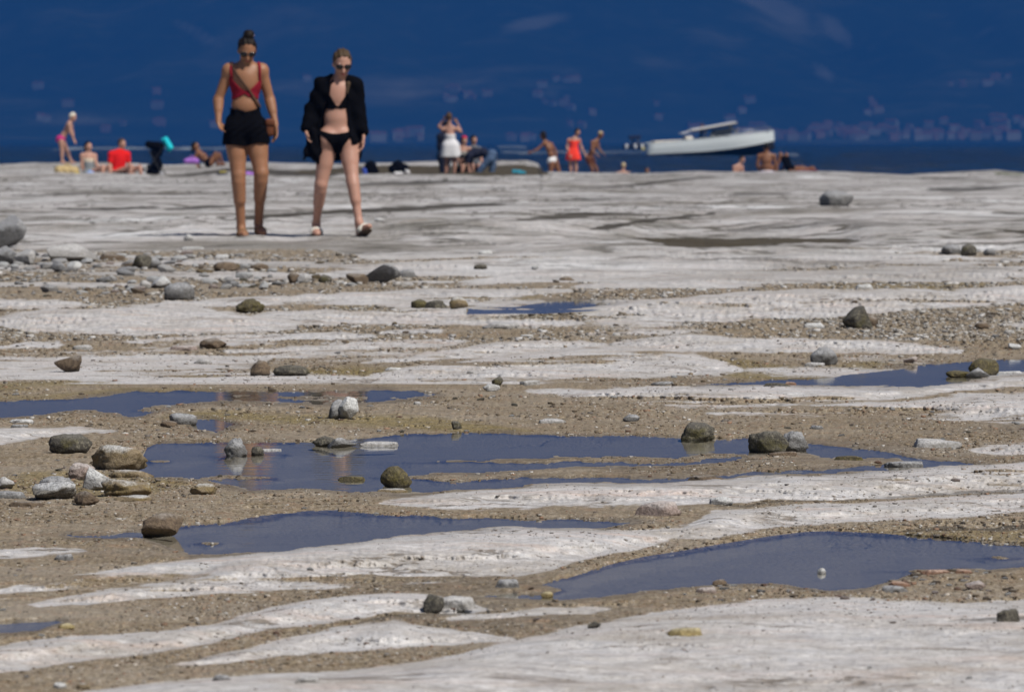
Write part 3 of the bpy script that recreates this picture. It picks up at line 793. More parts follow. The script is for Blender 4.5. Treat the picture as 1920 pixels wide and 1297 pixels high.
STN = [
 # x0, x1, ytop, ybase, shape, material, label, category
 (1537, 1602, 357, 387, 'rough', 'grey', 'rounded blue-grey boulder alone on the far pale slabs', 'boulder'),
 (-28, 50, 404, 466, 'angular', 'grey', 'big grey boulder cut by the picture edge above the rubble', 'boulder'),
 (-14, 34, 462, 497, 'angular', 'grey', 'grey block leaning at the foot of the big edge boulder', 'rock'),
 (24, 66, 468, 498, 'angular', 'pale', 'pale wedge between the edge boulder and the white rubble', 'rock'),
 (86, 182, 457, 492, 'angular', 'pale', 'long pale broken boulder at the upper rim of the rubble', 'rock'),
 (180, 236, 472, 490, 'flat', 'brown', 'dark brown slab tilted at the upper rim of the rubble', 'rock'),
 (246, 284, 478, 505, 'angular', 'dark', 'dark grey block split by a white vein', 'rock'),
 (274, 304, 482, 504, 'angular', 'grey', 'grey block touching the split dark block', 'rock'),
 (124, 153, 491, 511, 'angular', 'white', 'bright white block with sharp corners in the rubble', 'rock'),
 (92, 128, 489, 511, 'angular', 'grey', 'dull grey wedge beside the bright white block', 'rock'),
 (306, 364, 529, 563, 'round', 'grey', 'prominent round grey stone on the lip of the long slab', 'stone'),
 (278, 322, 519, 542, 'angular', 'white', 'white sharp-edged block just behind the round grey stone', 'rock'),
 (262, 284, 526, 542, 'angular', 'pale', 'small pale wedge against the white sharp-edged block', 'rock'),
 (441, 496, 560, 588, 'rough', 'mossy', 'brown mossy stone on the tan strip under the walkers', 'stone'),
 (538, 562, 511, 533, 'rough', 'brown', 'brown lump with a white neighbour under the walkers', 'stone'),
 (556, 582, 513, 532, 'angular', 'pale', 'white flake resting against the brown lump', 'rock'),
 (468, 503, 494, 508, 'round', 'brown', 'small dark loaf-shaped stone near the walkers\' feet', 'stone'),
 (686, 752, 495, 531, 'angular', 'grey', 'large smooth grey boulder with a flat sloping face', 'boulder'),
 (648, 690, 512, 533, 'angular', 'brown', 'brown pair-like lump touching the smooth grey boulder', 'stone'),
 (744, 782, 500, 521, 'flat', 'grey', 'flat dark slab behind the smooth grey boulder', 'rock'),
 (596, 622, 515, 531, 'round', 'dark', 'small dark cobble in the rubble below the second walker', 'stone'),
 (399, 446, 490, 508, 'rough', 'brown', 'brown rough stone in the rubble below the first walker', 'stone'),
 (372, 424, 635, 655, 'round', 'brown', 'dark loaf-shaped stone on a pinkish flat one', 'stone'),
 (314, 372, 645, 658, 'flat', 'pink', 'pinkish flat stone beside the dark loaf-shaped stone', 'stone'),
 (99, 153, 666, 699, 'angular', 'brown', 'brown boulder with a pale right rim near the edge', 'boulder'),
 (468, 506, 675, 705, 'rough', 'brown', 'brown upright stone with a white fleck above the thin pool', 'stone'),
 (510, 580, 686, 706, 'round', 'dark', 'long low dark stone above the thin pool', 'stone'),
 (362, 400, 670, 683, 'flat', 'pale', 'pale thin plate above the thin pool', 'stone'),
 (134, 174, 644, 656, 'flat', 'pale', 'pale thin plate with a dark underside on the brown strip', 'stone'),
 (770, 802, 562, 579, 'round', 'mossy', 'mossy dark stone at the narrow upper pool\'s end', 'stone'),
 (796, 838, 558, 579, 'flat', 'dark', 'dark leaning plate at the narrow upper pool\'s end', 'stone'),
 (842, 878, 556, 579, 'rough', 'tan', 'pale-topped brown stone at the narrow upper pool\'s end', 'stone'),
 (1047, 1079, 551, 572, 'round', 'brown', 'single dark stone standing in the narrow upper pool', 'stone'),
 (904, 976, 602, 617, 'flat', 'pale', 'wide pale plate lying over a dark hollow', 'rock'),
 (1581, 1640, 574, 617, 'angular', 'dark', 'jagged grey-brown boulder on the brown flat', 'boulder'),
 (1608, 1648, 592, 616, 'rough', 'brown', 'brown crumbly lump against the jagged boulder', 'rock'),
 (1507, 1547, 602, 615, 'flat', 'white', 'white flat chip beside the jagged boulder', 'stone'),
 (1802, 1832, 458, 481, 'round', 'dark', 'black round stone in the far tan strip', 'stone'),
 (1766, 1804, 459, 478, 'rough', 'grey', 'grey stone next to the black round stone', 'stone'),
 (1844, 1868, 466, 480, 'round', 'grey', 'small grey cobble past the black round stone', 'stone'),
 (1520, 1573, 652, 686, 'round', 'grey', 'smooth egg-shaped grey stone near the blue pool with mossy stones', 'stone'),
 (1508, 1548, 678, 688, 'flat', 'pale', 'thin flake under the egg-shaped grey stone', 'stone'),
 (1817, 1876, 672, 704, 'round', 'mossy', 'dark mossy boulder on the far side of its pool', 'boulder'),
 (1812, 1860, 689, 709, 'angular', 'grey', 'grey wedge leaning on the dark mossy boulder', 'rock'),
 (1775, 1824, 695, 708, 'rough', 'mossy', 'low mossy lumps before the dark mossy boulder', 'rock'),
 (1866, 1920, 691, 701, 'flat', 'white', 'pinkish white plate in the pool beside the mossy boulder', 'stone'),
 (1892, 1916, 645, 657, 'angular', 'white', 'small white block near the picture edge above the mossy boulder', 'stone'),
 (1695, 1722, 669, 682, 'angular', 'pink', 'small pinkish block on the far pool shore', 'stone'),
 (1432, 1484, 716, 725, 'flat', 'dark', 'dark wet plate at the near lip of the mossy-stone pool', 'stone'),
 (1470, 1494, 714, 723, 'flat', 'red', 'reddish chip on the dark wet plate', 'stone'),
 (922, 944, 706, 725, 'angular', 'dark', 'small black-brown pointed stone behind a white one', 'stone'),
 (905, 938, 721, 735, 'angular', 'white', 'small white stone before the black-brown pointed one', 'stone'),
 (972, 1016, 711, 723, 'flat', 'pale', 'flat pale plate beside the black-brown pointed stone', 'stone'),
 (1220, 1266, 714, 724, 'flat', 'grey', 'flat grey plate on the brown strip right of the pale one', 'stone'),
 (614, 648, 750, 788, 'angular', 'grey', 'grey shaded half of the white peaked stone', 'rock'),
 (628, 672, 745, 788, 'angular', 'white', 'white peaked stone between the thin pool and the largest pool', 'rock'),
 (315, 369, 773, 797, 'round', 'grey', 'domed grey stone beside the tiny pool', 'stone'),
 (298, 332, 790, 803, 'rough', 'brown', 'brown low lump under the domed grey stone', 'stone'),
 (87, 171, 815, 852, 'round', 'dark', 'dark rounded boulder speckled with yellow lichen', 'boulder'),
 (166, 276, 832, 883, 'rough', 'tan', 'largest tan boulder with a white rim by the pool\'s end', 'boulder'),
 (418, 463, 820, 857, 'rough', 'grey', 'pale spotted stone standing in the largest pool', 'stone'),
 (470, 494, 838, 856, 'rough', 'dark', 'small dark nub in the pool beside the pale spotted stone', 'stone'),
 (484, 528, 838, 846, 'flat', 'pale', 'narrow pale spit of stone in the largest pool', 'stone'),
 (151, 211, 876, 921, 'angular', 'white', 'whitish grey angular stone in front of the tan boulder', 'rock'),
 (126, 178, 869, 902, 'rough', 'pink', 'tan stone with a white cap half hidden in the heap', 'stone'),
 (200, 287, 878, 897, 'flat', 'tan', 'flat yellowish ledge stone under the tan boulder', 'rock'),
 (62, 138, 894, 925, 'rough', 'grey', 'grey low boulder behind the lime-topped dark one', 'boulder'),
 (56, 141, 905, 938, 'rough', 'halfwhite', 'dark boulder with a lime-white top in the heap', 'boulder'),
 (135, 184, 922, 949, 'rough', 'brown', 'brown rough stone at the front of the heap', 'stone'),
 (186, 282, 900, 933, 'rough', 'tan', 'low humped tan stone with a white crest', 'stone'),
 (210, 290, 926, 941, 'flat', 'tan', 'flat stone with a white streak before the humped tan one', 'stone'),
 (262, 341, 963, 1008, 'angular', 'brown', 'lone tan stone with a white shoulder at the pool tip', 'boulder'),
 (354, 405, 908, 929, 'rough', 'tan', 'half-buried tan stone with a white tip by the pool', 'stone'),
 (-12, 26, 895, 918, 'angular', 'pale', 'pale stone cut by the picture edge beside the heap', 'stone'),
 (-20, 48, 918, 936, 'flat', 'grey', 'flat grey stone cut by the picture edge', 'stone'),
 (12, 82, 938, 952, 'flat', 'brown', 'dark flat stone at the front rim of the heap', 'stone'),
 (584, 640, 818, 838, 'rough', 'dark', 'dark crumbling heap at the far lip of the largest pool', 'stone'),
 (612, 668, 820, 840, 'angular', 'grey', 'grey block on the far lip of the largest pool', 'stone'),
 (672, 747, 818, 838, 'flat', 'pale', 'white-topped flat stone on the far lip of the largest pool', 'stone'),
 (712, 772, 874, 914, 'round', 'mossy', 'dark mossy ball-like stone standing on a wet plate', 'boulder'),
 (704, 770, 910, 924, 'flat', 'tan', 'wet flat plate under the mossy ball-like stone', 'stone'),
 (632, 684, 884, 902, 'flat', 'mossy', 'low mossy plate in the largest pool', 'stone'),
 (1277, 1342, 793, 826, 'rough', 'dark', 'rough black stone mirrored in the pool', 'boulder'),
 (1404, 1482, 808, 849, 'rough', 'dark', 'rough dark boulder with a pale top in the pool', 'boulder'),
 (1464, 1518, 808, 847, 'rough', 'grey', 'grey crumbly boulder joined to the rough dark one', 'boulder'),
 (1440, 1496, 844, 856, 'flat', 'brown', 'wet plate under the rough dark boulder', 'stone'),
 (1659, 1735, 855, 876, 'flat', 'grey', 'grey plate with layered sides at the pool\'s end', 'rock'),
 (1712, 1806, 818, 841, 'flat', 'pale', 'thin pale plate tilted on the gravel', 'rock'),
 (1564, 1620, 853, 864, 'flat', 'mossy', 'low mossy plate in the pool near the layered one', 'stone'),
 (1518, 1546, 796, 806, 'flat', 'grey', 'small grey disc on the gravel behind the dark boulder', 'stone'),
 (1191, 1280, 931, 969, 'flat', 'pink', 'pinkish grey boulder lying across the tan tongue', 'boulder'),
 (1331, 1376, 931, 948, 'round', 'white', 'white rounded stone on the lower rim of the long slab', 'stone'),
 (1288, 1358, 890, 901, 'flat', 'brown', 'brown wet plate beside the gravel bar', 'stone'),
 (1008, 1062, 783, 795, 'flat', 'pale', 'pale oblong plate on the gravel', 'stone'),
 (1168, 1200, 777, 791, 'round', 'grey', 'small grey dome on the gravel', 'stone'),
 (14, 62, 784, 794, 'flat', 'white', 'thin white plate near the edge behind the white strip', 'stone'),
 (16, 52, 795, 803, 'flat', 'grey', 'thin grey plate under the thin white one', 'stone'),
 (925, 975, 1083, 1104, 'flat', 'grey', 'dark grey flake with a white rim at the pool tip', 'stone'),
 (792, 832, 1117, 1152, 'angular', 'dark', 'dark plate standing on edge by the foreground strip', 'rock'),
 (822, 898, 1119, 1150, 'flat', 'pale', 'pale block behind the dark standing plate', 'rock'),
 (1251, 1320, 1174, 1194, 'flat', 'ochre', 'olive flat stone on the foreground slab', 'stone'),
 (99, 137, 1035, 1052, 'flat', 'grey', 'grey lens-shaped stone on the left sediment', 'stone'),
 (106, 138, 1170, 1182, 'round', 'ochre', 'small yellowish pebble near the cut pool', 'stone'),
 (1655, 1706, 1096, 1112, 'flat', 'grey', 'bluish grey flat stone on the near pool shore', 'stone'),
 (1662, 1710, 1086, 1100, 'flat', 'red', 'pink slab behind the bluish grey flat stone', 'stone'),
 (1812, 1852, 1090, 1107, 'angular', 'pink', 'pinkish white wedge on the near pool shore', 'stone'),
 (1336, 1366, 1088, 1100, 'angular', 'brown', 'dark brown pebble at the pool\'s near lip', 'stone'),
 (1014, 1038, 1109, 1122, 'round', 'ochre', 'ochre pebble at the narrow end of the broad pool', 'stone'),
 (1534, 1550, 1065, 1077, 'round', 'white', 'small pale pebble alone in the broad pool', 'stone'),
 (1302, 1348, 1098, 1113, 'flat', 'pink', 'pale pinkish flat pebble beside the dark brown one', 'stone'),
 (1728, 1786, 1066, 1078, 'flat', 'red', 'row-end reddish flake in the shallows of the broad pool', 'stone'),
 (1792, 1826, 1066, 1077, 'flat', 'red', 'reddish flake in the shallows nearer the picture edge', 'stone'),
 (846, 866, 790, 806, 'rough', 'dark', 'small black lump at the far shore of the largest pool', 'stone'),
 (1102, 1128, 1166, 1180, 'angular', 'dark', 'tiny black chip on the pale foreground rock', 'stone'),
 (1870, 1916, 1134, 1168, 'flat', 'dark', 'dark weathered block at the edge of the foreground slab', 'rock'),
 (548, 600, 1268, 1282, 'flat', 'pale', 'blurred pale plate low in the picture', 'stone'),
 (395, 432, 1262, 1278, 'flat', 'grey', 'blurred greyish plate in the foreground sediment', 'stone'),
 (96, 122, 1282, 1294, 'round', 'white', 'blurred white pebble at the bottom edge', 'stone'),
 (140, 166, 1283, 1295, 'round', 'tan', 'blurred cream pebble at the bottom edge', 'stone'),
 (344, 362, 440, 452, 'round', 'white', 'tiny white stone on the bare slab before the walkers', 'stone'),
 (702, 722, 409, 416, 'round', 'white', 'small white cobble behind the raised sandal', 'stone'),
 (896, 924, 468, 478, 'flat', 'white', 'white fragment on the pale dome of rock', 'stone'),
 (334, 384, 461, 468, 'flat', 'white', 'long white chip on the slab above the rubble', 'stone'),
 (400, 432, 475, 486, 'flat', 'white', 'white chip at the upper rim of the rubble', 'stone'),
 (888, 914, 496, 506, 'round', 'dark', 'dark cobble over a white flake in the tan strip', 'stone'),
 (996, 1010, 498, 507, 'angular', 'white', 'white pebble in the thin tan strip', 'stone'),
 (1604, 1640, 530, 543, 'flat', 'white', 'white plate with a black underside in the yellowish hollow', 'stone'),
 (1304, 1326, 538, 546, 'flat', 'white', 'white chip at the edge of the long pale slab', 'stone'),
 (975, 1002, 627, 631, 'flat', 'white', 'thin white sliver on the brown flat', 'stone'),
 (1828, 1856, 604, 618, 'round', 'brown', 'brown cobble with a pale foot near the edge', 'stone'),
 (720, 752, 688, 696, 'flat', 'white', 'white splinter at the tip of the pale tongue', 'stone'),
 (774, 790, 752, 760, 'flat', 'pale', 'pale chip between the thin pool and the gravel', 'stone'),
]
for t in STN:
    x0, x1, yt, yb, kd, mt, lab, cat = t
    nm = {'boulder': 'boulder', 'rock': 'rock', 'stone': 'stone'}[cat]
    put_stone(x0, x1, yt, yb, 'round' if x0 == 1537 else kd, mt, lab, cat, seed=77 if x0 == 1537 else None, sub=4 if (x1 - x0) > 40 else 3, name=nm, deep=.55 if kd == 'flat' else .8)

# smaller loose stones: a few shapes shared by many objects
SHAPES = {k: [stone_shape(k, 900 + i * 13 + j * 100, 2) for i in range(5)] for j, k in enumerate(('angular', 'round', 'flat', 'rough'))}
SHM = {}
def small_mesh(kind, i, mat):
    key = (kind, i, mat)
    if key not in SHM:
        p, f = SHAPES[kind][i]
        me = bpy.data.meshes.new('loose_stone')
        me.from_pydata([tuple(x) for x in p], [], [tuple(map(int, q)) for q in f])
        me.polygons.foreach_set('use_smooth', np.full(len(f), kind != 'angular', dtype=bool))
        me.materials.append(SM[mat])
        SHM[key] = me
    return SHM[key]
import re
ANCH = []
for t in STN:
    sh_ = re.split(r" (?:on|beside|by|at|in|with|cut|under|near|behind|against|above|between|standing|lying|leaning|touching|before|alone|resting|lies|along|of|half|joined|mirrored|tilted|over|to|right|past|from) ", t[6])[0]
    ANCH.append(((t[0] + t[1]) / 2, t[3], sh_))
USED = {}
CNAME = {'pale': 'pale', 'white': 'white', 'grey': 'grey', 'brown': 'brown', 'tan': 'tan', 'dark': 'dark', 'pink': 'pinkish', 'red': 'reddish'}
KNAME = {'angular': 'sharp chunk', 'round': 'cobble', 'flat': 'chip', 'rough': 'rough lump'}
def own_label(u, v, wpx, kind, mat):
    base = ('tiny ' if wpx < 13 else 'small ' if wpx < 20 else 'middling ') + CNAME[mat] + ' ' + KNAME[kind]
    near = sorted(ANCH, key=lambda a: (a[0] - u) ** 2 + (4 * (a[1] - v)) ** 2)[:8]
    for n_, a in enumerate(near):
        du, dv = u - a[0], v - a[1]
        rel = ('behind' if dv < 0 else 'in front of') if abs(4 * dv) > abs(du) else ('to the left of' if du < 0 else 'to the right of')
        if n_ > 1: rel = 'some way ' + rel
        lab = '%s %s the %s' % (base, rel, a[2])
        if lab not in USED and len(lab.split()) <= 16:
            USED[lab] = 1
            return lab
    return None
def loose(u, v, wpx, hpx, kind, mat, label, group, rz):
    label = own_label(u, v, wpx, kind, mat) or label
    d = ground_d(u, v); x = (u - UC) * d / FPX
    o = bpy.data.objects.new('loose_stone', small_mesh(kind, int(RNG.integers(5)), mat))
    COL.objects.link(o)
    wd = wpx * d / FPX
    o.location = (x, d + wd * .3, min(ground_z(x, d), ground_z(x, d + wd * .3)) - hpx * d / FPX * .22)
    o.scale = (wd, wd * RNG.uniform(.6, 1), hpx * d / FPX)
    o.rotation_euler = (RNG.uniform(-.12, .12), RNG.uniform(-.12, .12), rz)
    tag(o, label, 'stone', group)
n_l = 0
while n_l < 210:       # rubble spread at the left, under the walkers
    u = RNG.uniform(-20, 660); v = RNG.uniform(470, 560)
    if v > 560 - (u / 640) * 24 or v < 472 + (u / 640) * 10 or RNG.random() < (u / 900): continue
    wpx = RNG.uniform(9, 18) if RNG.random() < .66 else RNG.uniform(18, 38)
    mat = RNG.choice(['pale', 'white', 'grey', 'brown', 'tan', 'dark', 'pink'], p=[.32, .22, .20, .08, .07, .07, .04])
    kd = RNG.choice(['angular', 'round', 'flat', 'rough'], p=[.62, .03, .22, .13])
    loose(u, v, wpx, wpx * RNG.uniform(.32, .52) * (.6 if kd == 'flat' else 1), kd, mat, 'small loose stone in the rubble spread under the walking women', 'stones of the rubble spread', RNG.uniform(0, 3))
    n_l += 1
for lab, grp, n, box, mats, wr in (
    ('little loose stone on the brown sediment between the pools', 'stones on the sediment between the pools', 60, (0, 1920, 700, 900), ['pale', 'white', 'grey', 'brown', 'pink', 'red', 'dark'], (8, 17)),
    ('little loose stone on the brown strips above the pools', 'stones on the strips above the pools', 40, (0, 1920, 565, 700), ['pale', 'white', 'grey', 'brown', 'tan'], (8, 17)),
    ('little pebble on the sediment below the pools', 'pebbles below the pools', 34, (0, 1920, 900, 1290), ['pale', 'white', 'pink', 'red', 'grey', 'brown'], (9, 18)),
    ('reddish or pale pebble on the near shore of the broad pool', 'pebbles on the near shore of the broad pool', 40, (1290, 1930, 1066, 1128), ['pink', 'red', 'pale', 'brown', 'white', 'grey'], (9, 22))):
    k = 0; tries = 0
    while k < n and tries < 4000:
        tries += 1
        u = RNG.uniform(box[0], box[1]); v = RNG.uniform(box[2], box[3])
        i = int(np.argmin(np.abs(us - u))); j = int(np.argmin(np.abs(V[:, i] - v)))
        if pool_s[j, i] > -2 or (ROCKM[j, i] > .6 and RNG.random() > .12): continue
        wpx = RNG.uniform(*wr)
        kd = RNG.choice(['angular', 'round', 'flat', 'rough'], p=[.25, .15, .45, .15])
        loose(u, v, wpx, wpx * RNG.uniform(.28, .5) * (.65 if kd == 'flat' else 1), kd, str(RNG.choice(mats)), lab, grp, RNG.uniform(0, 3))
        k += 1

# ------------------------------------------------------------------ gravel: grains too many to count
cube = np.array([[x, y, z] for x in (-1, 1) for y in (-1, 1) for z in (-1, 1)], float) * .5
cf = np.array([[0, 1, 3, 2], [4, 6, 7, 5], [0, 4, 5, 1], [2, 3, 7, 6], [0, 2, 6, 4], [1, 5, 7, 3]])
def gravel(name, n, vlo, vhi, px, want_rock, label, tint):
    u = RNG.uniform(-60, 1980, n * 4); v = RNG.uniform(vlo, vhi, n * 4)
    i = np.searchsorted(us, u).clip(0, len(us) - 1)
    vcol = vr
    j = np.searchsorted(-vr, -v).clip(0, len(vr) - 1)
    rk = ROCKM[j, i]; ps = pool_s[j, i]
    cl = fbm2(X[j, i] * 1.8, D[j, i] * .9, 3, 111)
    cl2 = fbm2(X[j, i] * 7, D[j, i] * 3, 2, 112)
    pr = np.clip(.5 + 1.3 * cl + .6 * cl2, .03, 1)
    ok = (ps < -1.5) & (RNG.random(n * 4) < pr)
    ok &= (rk > .6) if want_rock else (rk < .5)
    ix = np.where(ok)[0][:n]
    i, j, u, v = i[ix], j[ix], u[ix], v[ix]
    n = len(ix)
    d = D[j, i] + RNG.uniform(-.5, .5, n) * .002
    x = (u - UC) * d / FPX; z = Z[j, i]
    sz = np.clip(px[0] * (RNG.pareto(2.2, n) * .6 + 1), px[0], px[1]) * d / FPX
    sc = np.stack([sz * RNG.uniform(.8, 1.5, n), sz * RNG.uniform(.8, 1.5, n), sz * RNG.uniform(.35, .8, n)], -1)
    jit = cube[None] * (1 + RNG.uniform(-.45, .25, (n, 8, 1))) + RNG.uniform(-.12, .12, (n, 8, 3))
    p = jit * sc[:, None, :]
    a = RNG.uniform(0, 6.28, n); ca, sa = np.cos(a)[:, None], np.sin(a)[:, None]
    px_, py_ = p[..., 0] * ca - p[..., 1] * sa, p[..., 0] * sa + p[..., 1] * ca
    p = np.stack([px_ + x[:, None], py_ + d[:, None], p[..., 2] + (z + sc[:, 2] * .22)[:, None]], -1)
    F = (cf[None] + (np.arange(n) * 8)[:, None, None]).reshape(-1, 4)
    cols = np.array(tint)[RNG.choice(len(tint), n)] * RNG.uniform(.7, 1.2, (n, 1))
    cc = np.repeat(np.concatenate([cols, np.ones((n, 1))], 1)[:, None], 8, 1).reshape(-1, 4).astype(np.float32)
    m = Nodes(name + '_grains')
    at = m.n('Attribute', {'attribute_name': 'grain'})
    m.pbsdf(Base_Color=m.mix(m.noise(m.coord(), 200, 3), at.outputs['Color'], m.mix(.4, at.outputs['Color'], (.1, .08, .06))), Roughness=.9, Specular_IOR_Level=.2)
    o = mesh_from(name, p.reshape(-1, 3), F, m.mat, smooth=False)
    ca_ = o.data.color_attributes.new('grain', 'FLOAT_COLOR', 'POINT')
    ca_.data.foreach_set('color', cc.ravel())
    tag(o, label, None, None, 'stuff')
TAN_T = [(.08, .058, .038), (.14, .105, .068), (.19, .148, .10), (.20, .155, .105), (.25, .20, .145), (.27, .165, .11), (.42, .38, .33), (.55, .53, .50), (.15, .135, .12)]
gravel('gravel', 34000, 640, 1320, (1.6, 7.0), False, 'brown and pale gravel on the sediment', TAN_T)
gravel('grit', 9000, 620, 1320, (1.4, 5.0), True, 'scattered dark grit on the pale rock', [(.10, .09, .08), (.2, .17, .14), (.30, .24, .20), (.5, .48, .46), (.16, .15, .14)])
gravel('rubble', 14000, 462, 640, (2.4, 9.0), False, 'fine rubble on the upper sediment', [(.42, .41, .39), (.52, .51, .50), (.36, .34, .31), (.22, .19, .15), (.28, .23, .17), (.13, .115, .10)])

# ================================================================== PEOPLE
class Grid:
    def __init__(self, lo, hi, res):
        self.res = res; self.lo = np.array(lo, float)
        self.n = np.ceil((np.array(hi) - self.lo) / res).astype(int) + 1
        self.ax = [self.lo[i] + res * np.arange(self.n[i]) for i in range(3)]
    def new(self):
        return np.full(tuple(self.n), 1.0, dtype=np.float32)
    def box(self, lo, hi):
        sl = []
        for i in range(3):
            a = int(np.clip(math.floor((lo[i] - self.lo[i]) / self.res), 0, self.n[i]))
            b = int(np.clip(math.ceil((hi[i] - self.lo[i]) / self.res) + 1, 0, self.n[i]))
            sl.append(slice(a, max(b, a)))
        return tuple(sl)
    def xyz(self, sl):
        return (self.ax[0][sl[0]][:, None, None], self.ax[1][sl[1]][None, :, None], self.ax[2][sl[2]][None, None, :])

def capsule(a, b, ra, rb, k=.02, tag_=''):
    return dict(t='c', a=np.array(a, float), b=np.array(b, float), ra=ra, rb=rb, k=k, tag=tag_)
def ellip(c, r, R=None, k=.02, tag_=''):
    return dict(t='e', c=np.array(c, float), r=np.array(r, float), R=np.eye(3) if R is None else R, k=k, tag=tag_)

def prim_d(p, X, Y, Z, off=0.0):
    if p['t'] == 'c':
        ba = p['b'] - p['a']; L = max(ba @ ba, 1e-9)
        px, py, pz = X - p['a'][0], Y - p['a'][1], Z - p['a'][2]
        t = np.clip((px * ba[0] + py * ba[1] + pz * ba[2]) / L, 0, 1)
        d = np.sqrt((px - t * ba[0]) ** 2 + (py - t * ba[1]) ** 2 + (pz - t * ba[2]) ** 2)
        return d - (p['ra'] + (p['rb'] - p['ra']) * t) - off
    R = p['R']; r = p['r']
    px, py, pz = X - p['c'][0], Y - p['c'][1], Z - p['c'][2]
    q = [R[0, i] * px + R[1, i] * py + R[2, i] * pz for i in range(3)]      # columns of R are the axes
    k0 = np.sqrt((q[0] / r[0]) ** 2 + (q[1] / r[1]) ** 2 + (q[2] / r[2]) ** 2)
    k1 = np.sqrt((q[0] / r[0] ** 2) ** 2 + (q[1] / r[1] ** 2) ** 2 + (q[2] / r[2] ** 2) ** 2)
    return k0 * (k0 - 1) / np.maximum(k1, 1e-6) - off

def add_prims(G, prims, off=0.0, kmul=1.0):
    F = G.new()
    for p in prims:
        if p['t'] == 'c':
            rr = max(p['ra'], p['rb']); lo = np.minimum(p['a'], p['b']) - rr; hi = np.maximum(p['a'], p['b']) + rr
        else:
            rr = max(p['r']); lo = p['c'] - rr; hi = p['c'] + rr
        pad = off + p['k'] * kmul + 3 * G.res
        sl = G.box(lo - pad, hi + pad)
        sub = F[sl]
        if sub.size == 0: continue
        d = prim_d(p, *G.xyz(sl), off).astype(np.float32)
        k = p['k'] * kmul
        if k > 0:
            h = np.maximum(k - np.abs(d - sub), 0) / k
            F[sl] = np.minimum(d, sub) - h * h * k * .25
        else:
            F[sl] = np.minimum(d, sub)
    return F

_CORN = np.array([[i, j, k] for i in (0, 1) for j in (0, 1) for k in (0, 1)])
_EDG = [(a, b) for a in range(8) for b in range(a + 1, 8) if np.abs(_CORN[a] - _CORN[b]).sum() == 1]
def nets(F, G):
    F = np.pad(F, 1, constant_values=1.0)
    s = F < 0
    n = np.array(F.shape)
    cnt = np.zeros(tuple(n - 1), np.int8)
    for c in _CORN:
        cnt += s[c[0]:n[0] - 1 + c[0], c[1]:n[1] - 1 + c[1], c[2]:n[2] - 1 + c[2]]
    act = np.argwhere((cnt > 0) & (cnt < 8))
    if len(act) == 0: return None, None
    vid = np.full(tuple(n - 1), -1, np.int64)
    vid[tuple(act.T)] = np.arange(len(act))
    fv = np.stack([F[tuple((act + c).T)] for c in _CORN], 1)
    pos = np.zeros((len(act), 3)); ct = np.zeros(len(act))
    for a, b in _EDG:
        cr = (fv[:, a] < 0) != (fv[:, b] < 0)
        t = np.where(cr, fv[:, a] / np.where(cr, fv[:, a] - fv[:, b], 1), 0)
        pos += np.where(cr[:, None], _CORN[a] + t[:, None] * (_CORN[b] - _CORN[a]), 0); ct += cr
    P = (act + pos / ct[:, None] - 1) * G.res + G.lo
    faces = []
    for ax in range(3):
        o1, o2 = (ax + 1) % 3, (ax + 2) % 3
        sl0 = [slice(1, -1)] * 3; sl1 = [slice(1, -1)] * 3
        sl0[ax] = slice(0, -1); sl1[ax] = slice(1, None)
        ch = np.argwhere(s[tuple(sl0)] != s[tuple(sl1)])
        if len(ch) == 0: continue
        base = ch.copy(); base[:, o1] += 1; base[:, o2] += 1
        e1 = np.zeros(3, int); e1[o1] = 1; e2 = np.zeros(3, int); e2[o2] = 1
        q = np.stack([vid[tuple((base - e1 - e2).T)], vid[tuple((base - e2).T)], vid[tuple(base.T)], vid[tuple((base - e1).T)]], 1)
        flip = ~s[tuple(base.T)]
        q[flip] = q[flip][:, ::-1]
        faces.append(q)
    Fq = np.concatenate(faces)
    Fq = Fq[(Fq >= 0).all(1)]
    return P, Fq

def field_mesh(name, F, G, mat, root, smooth_it=1):
    P, Q = nets(F, G)
    if P is None: return None
    if smooth_it:
        for it in range(smooth_it):
            acc = np.zeros_like(P); c = np.zeros(len(P))
            for a, b in ((0, 1), (1, 2), (2, 3), (3, 0)):
                np.add.at(acc, Q[:, a], P[Q[:, b]]); np.add.at(acc, Q[:, b], P[Q[:, a]])
                np.add.at(c, Q[:, a], 1); np.add.at(c, Q[:, b], 1)
            P = P * .5 + .5 * acc / c[:, None]
    loc = np.array(root.location) if root is not None else np.zeros(3)
    return mesh_from(name, P - loc, Q, mat, root)

def poly_sd(G, pts, d):
    """2D signed distance (x, z) of a polygon given in photo pixels at distance d; shape (nx, 1, nz)"""
    P = np.array([ray_pt(u, v, d)[[0, 2]] for u, v in pts])
    x = G.ax[0][:, None]; z = G.ax[2][None, :]
    dm = np.full((len(G.ax[0]), len(G.ax[2])), 9.0); ins = np.zeros(dm.shape, bool)
    for i in range(len(P)):
        a, b = P[i], P[(i + 1) % len(P)]
        e = b - a
        t = np.clip(((x - a[0]) * e[0] + (z - a[1]) * e[1]) / max(e @ e, 1e-12), 0, 1)
        dm = np.minimum(dm, np.hypot(x - a[0] - t * e[0], z - a[1] - t * e[1]))
        cond = (a[1] > z) != (b[1] > z)
        xi = a[0] + (z - a[1]) / (e[1] if abs(e[1]) > 1e-9 else 1e-9) * e[0]
        ins ^= cond & (x < xi)
    return np.where(ins, -dm, dm)[:, None, :].astype(np.float32)

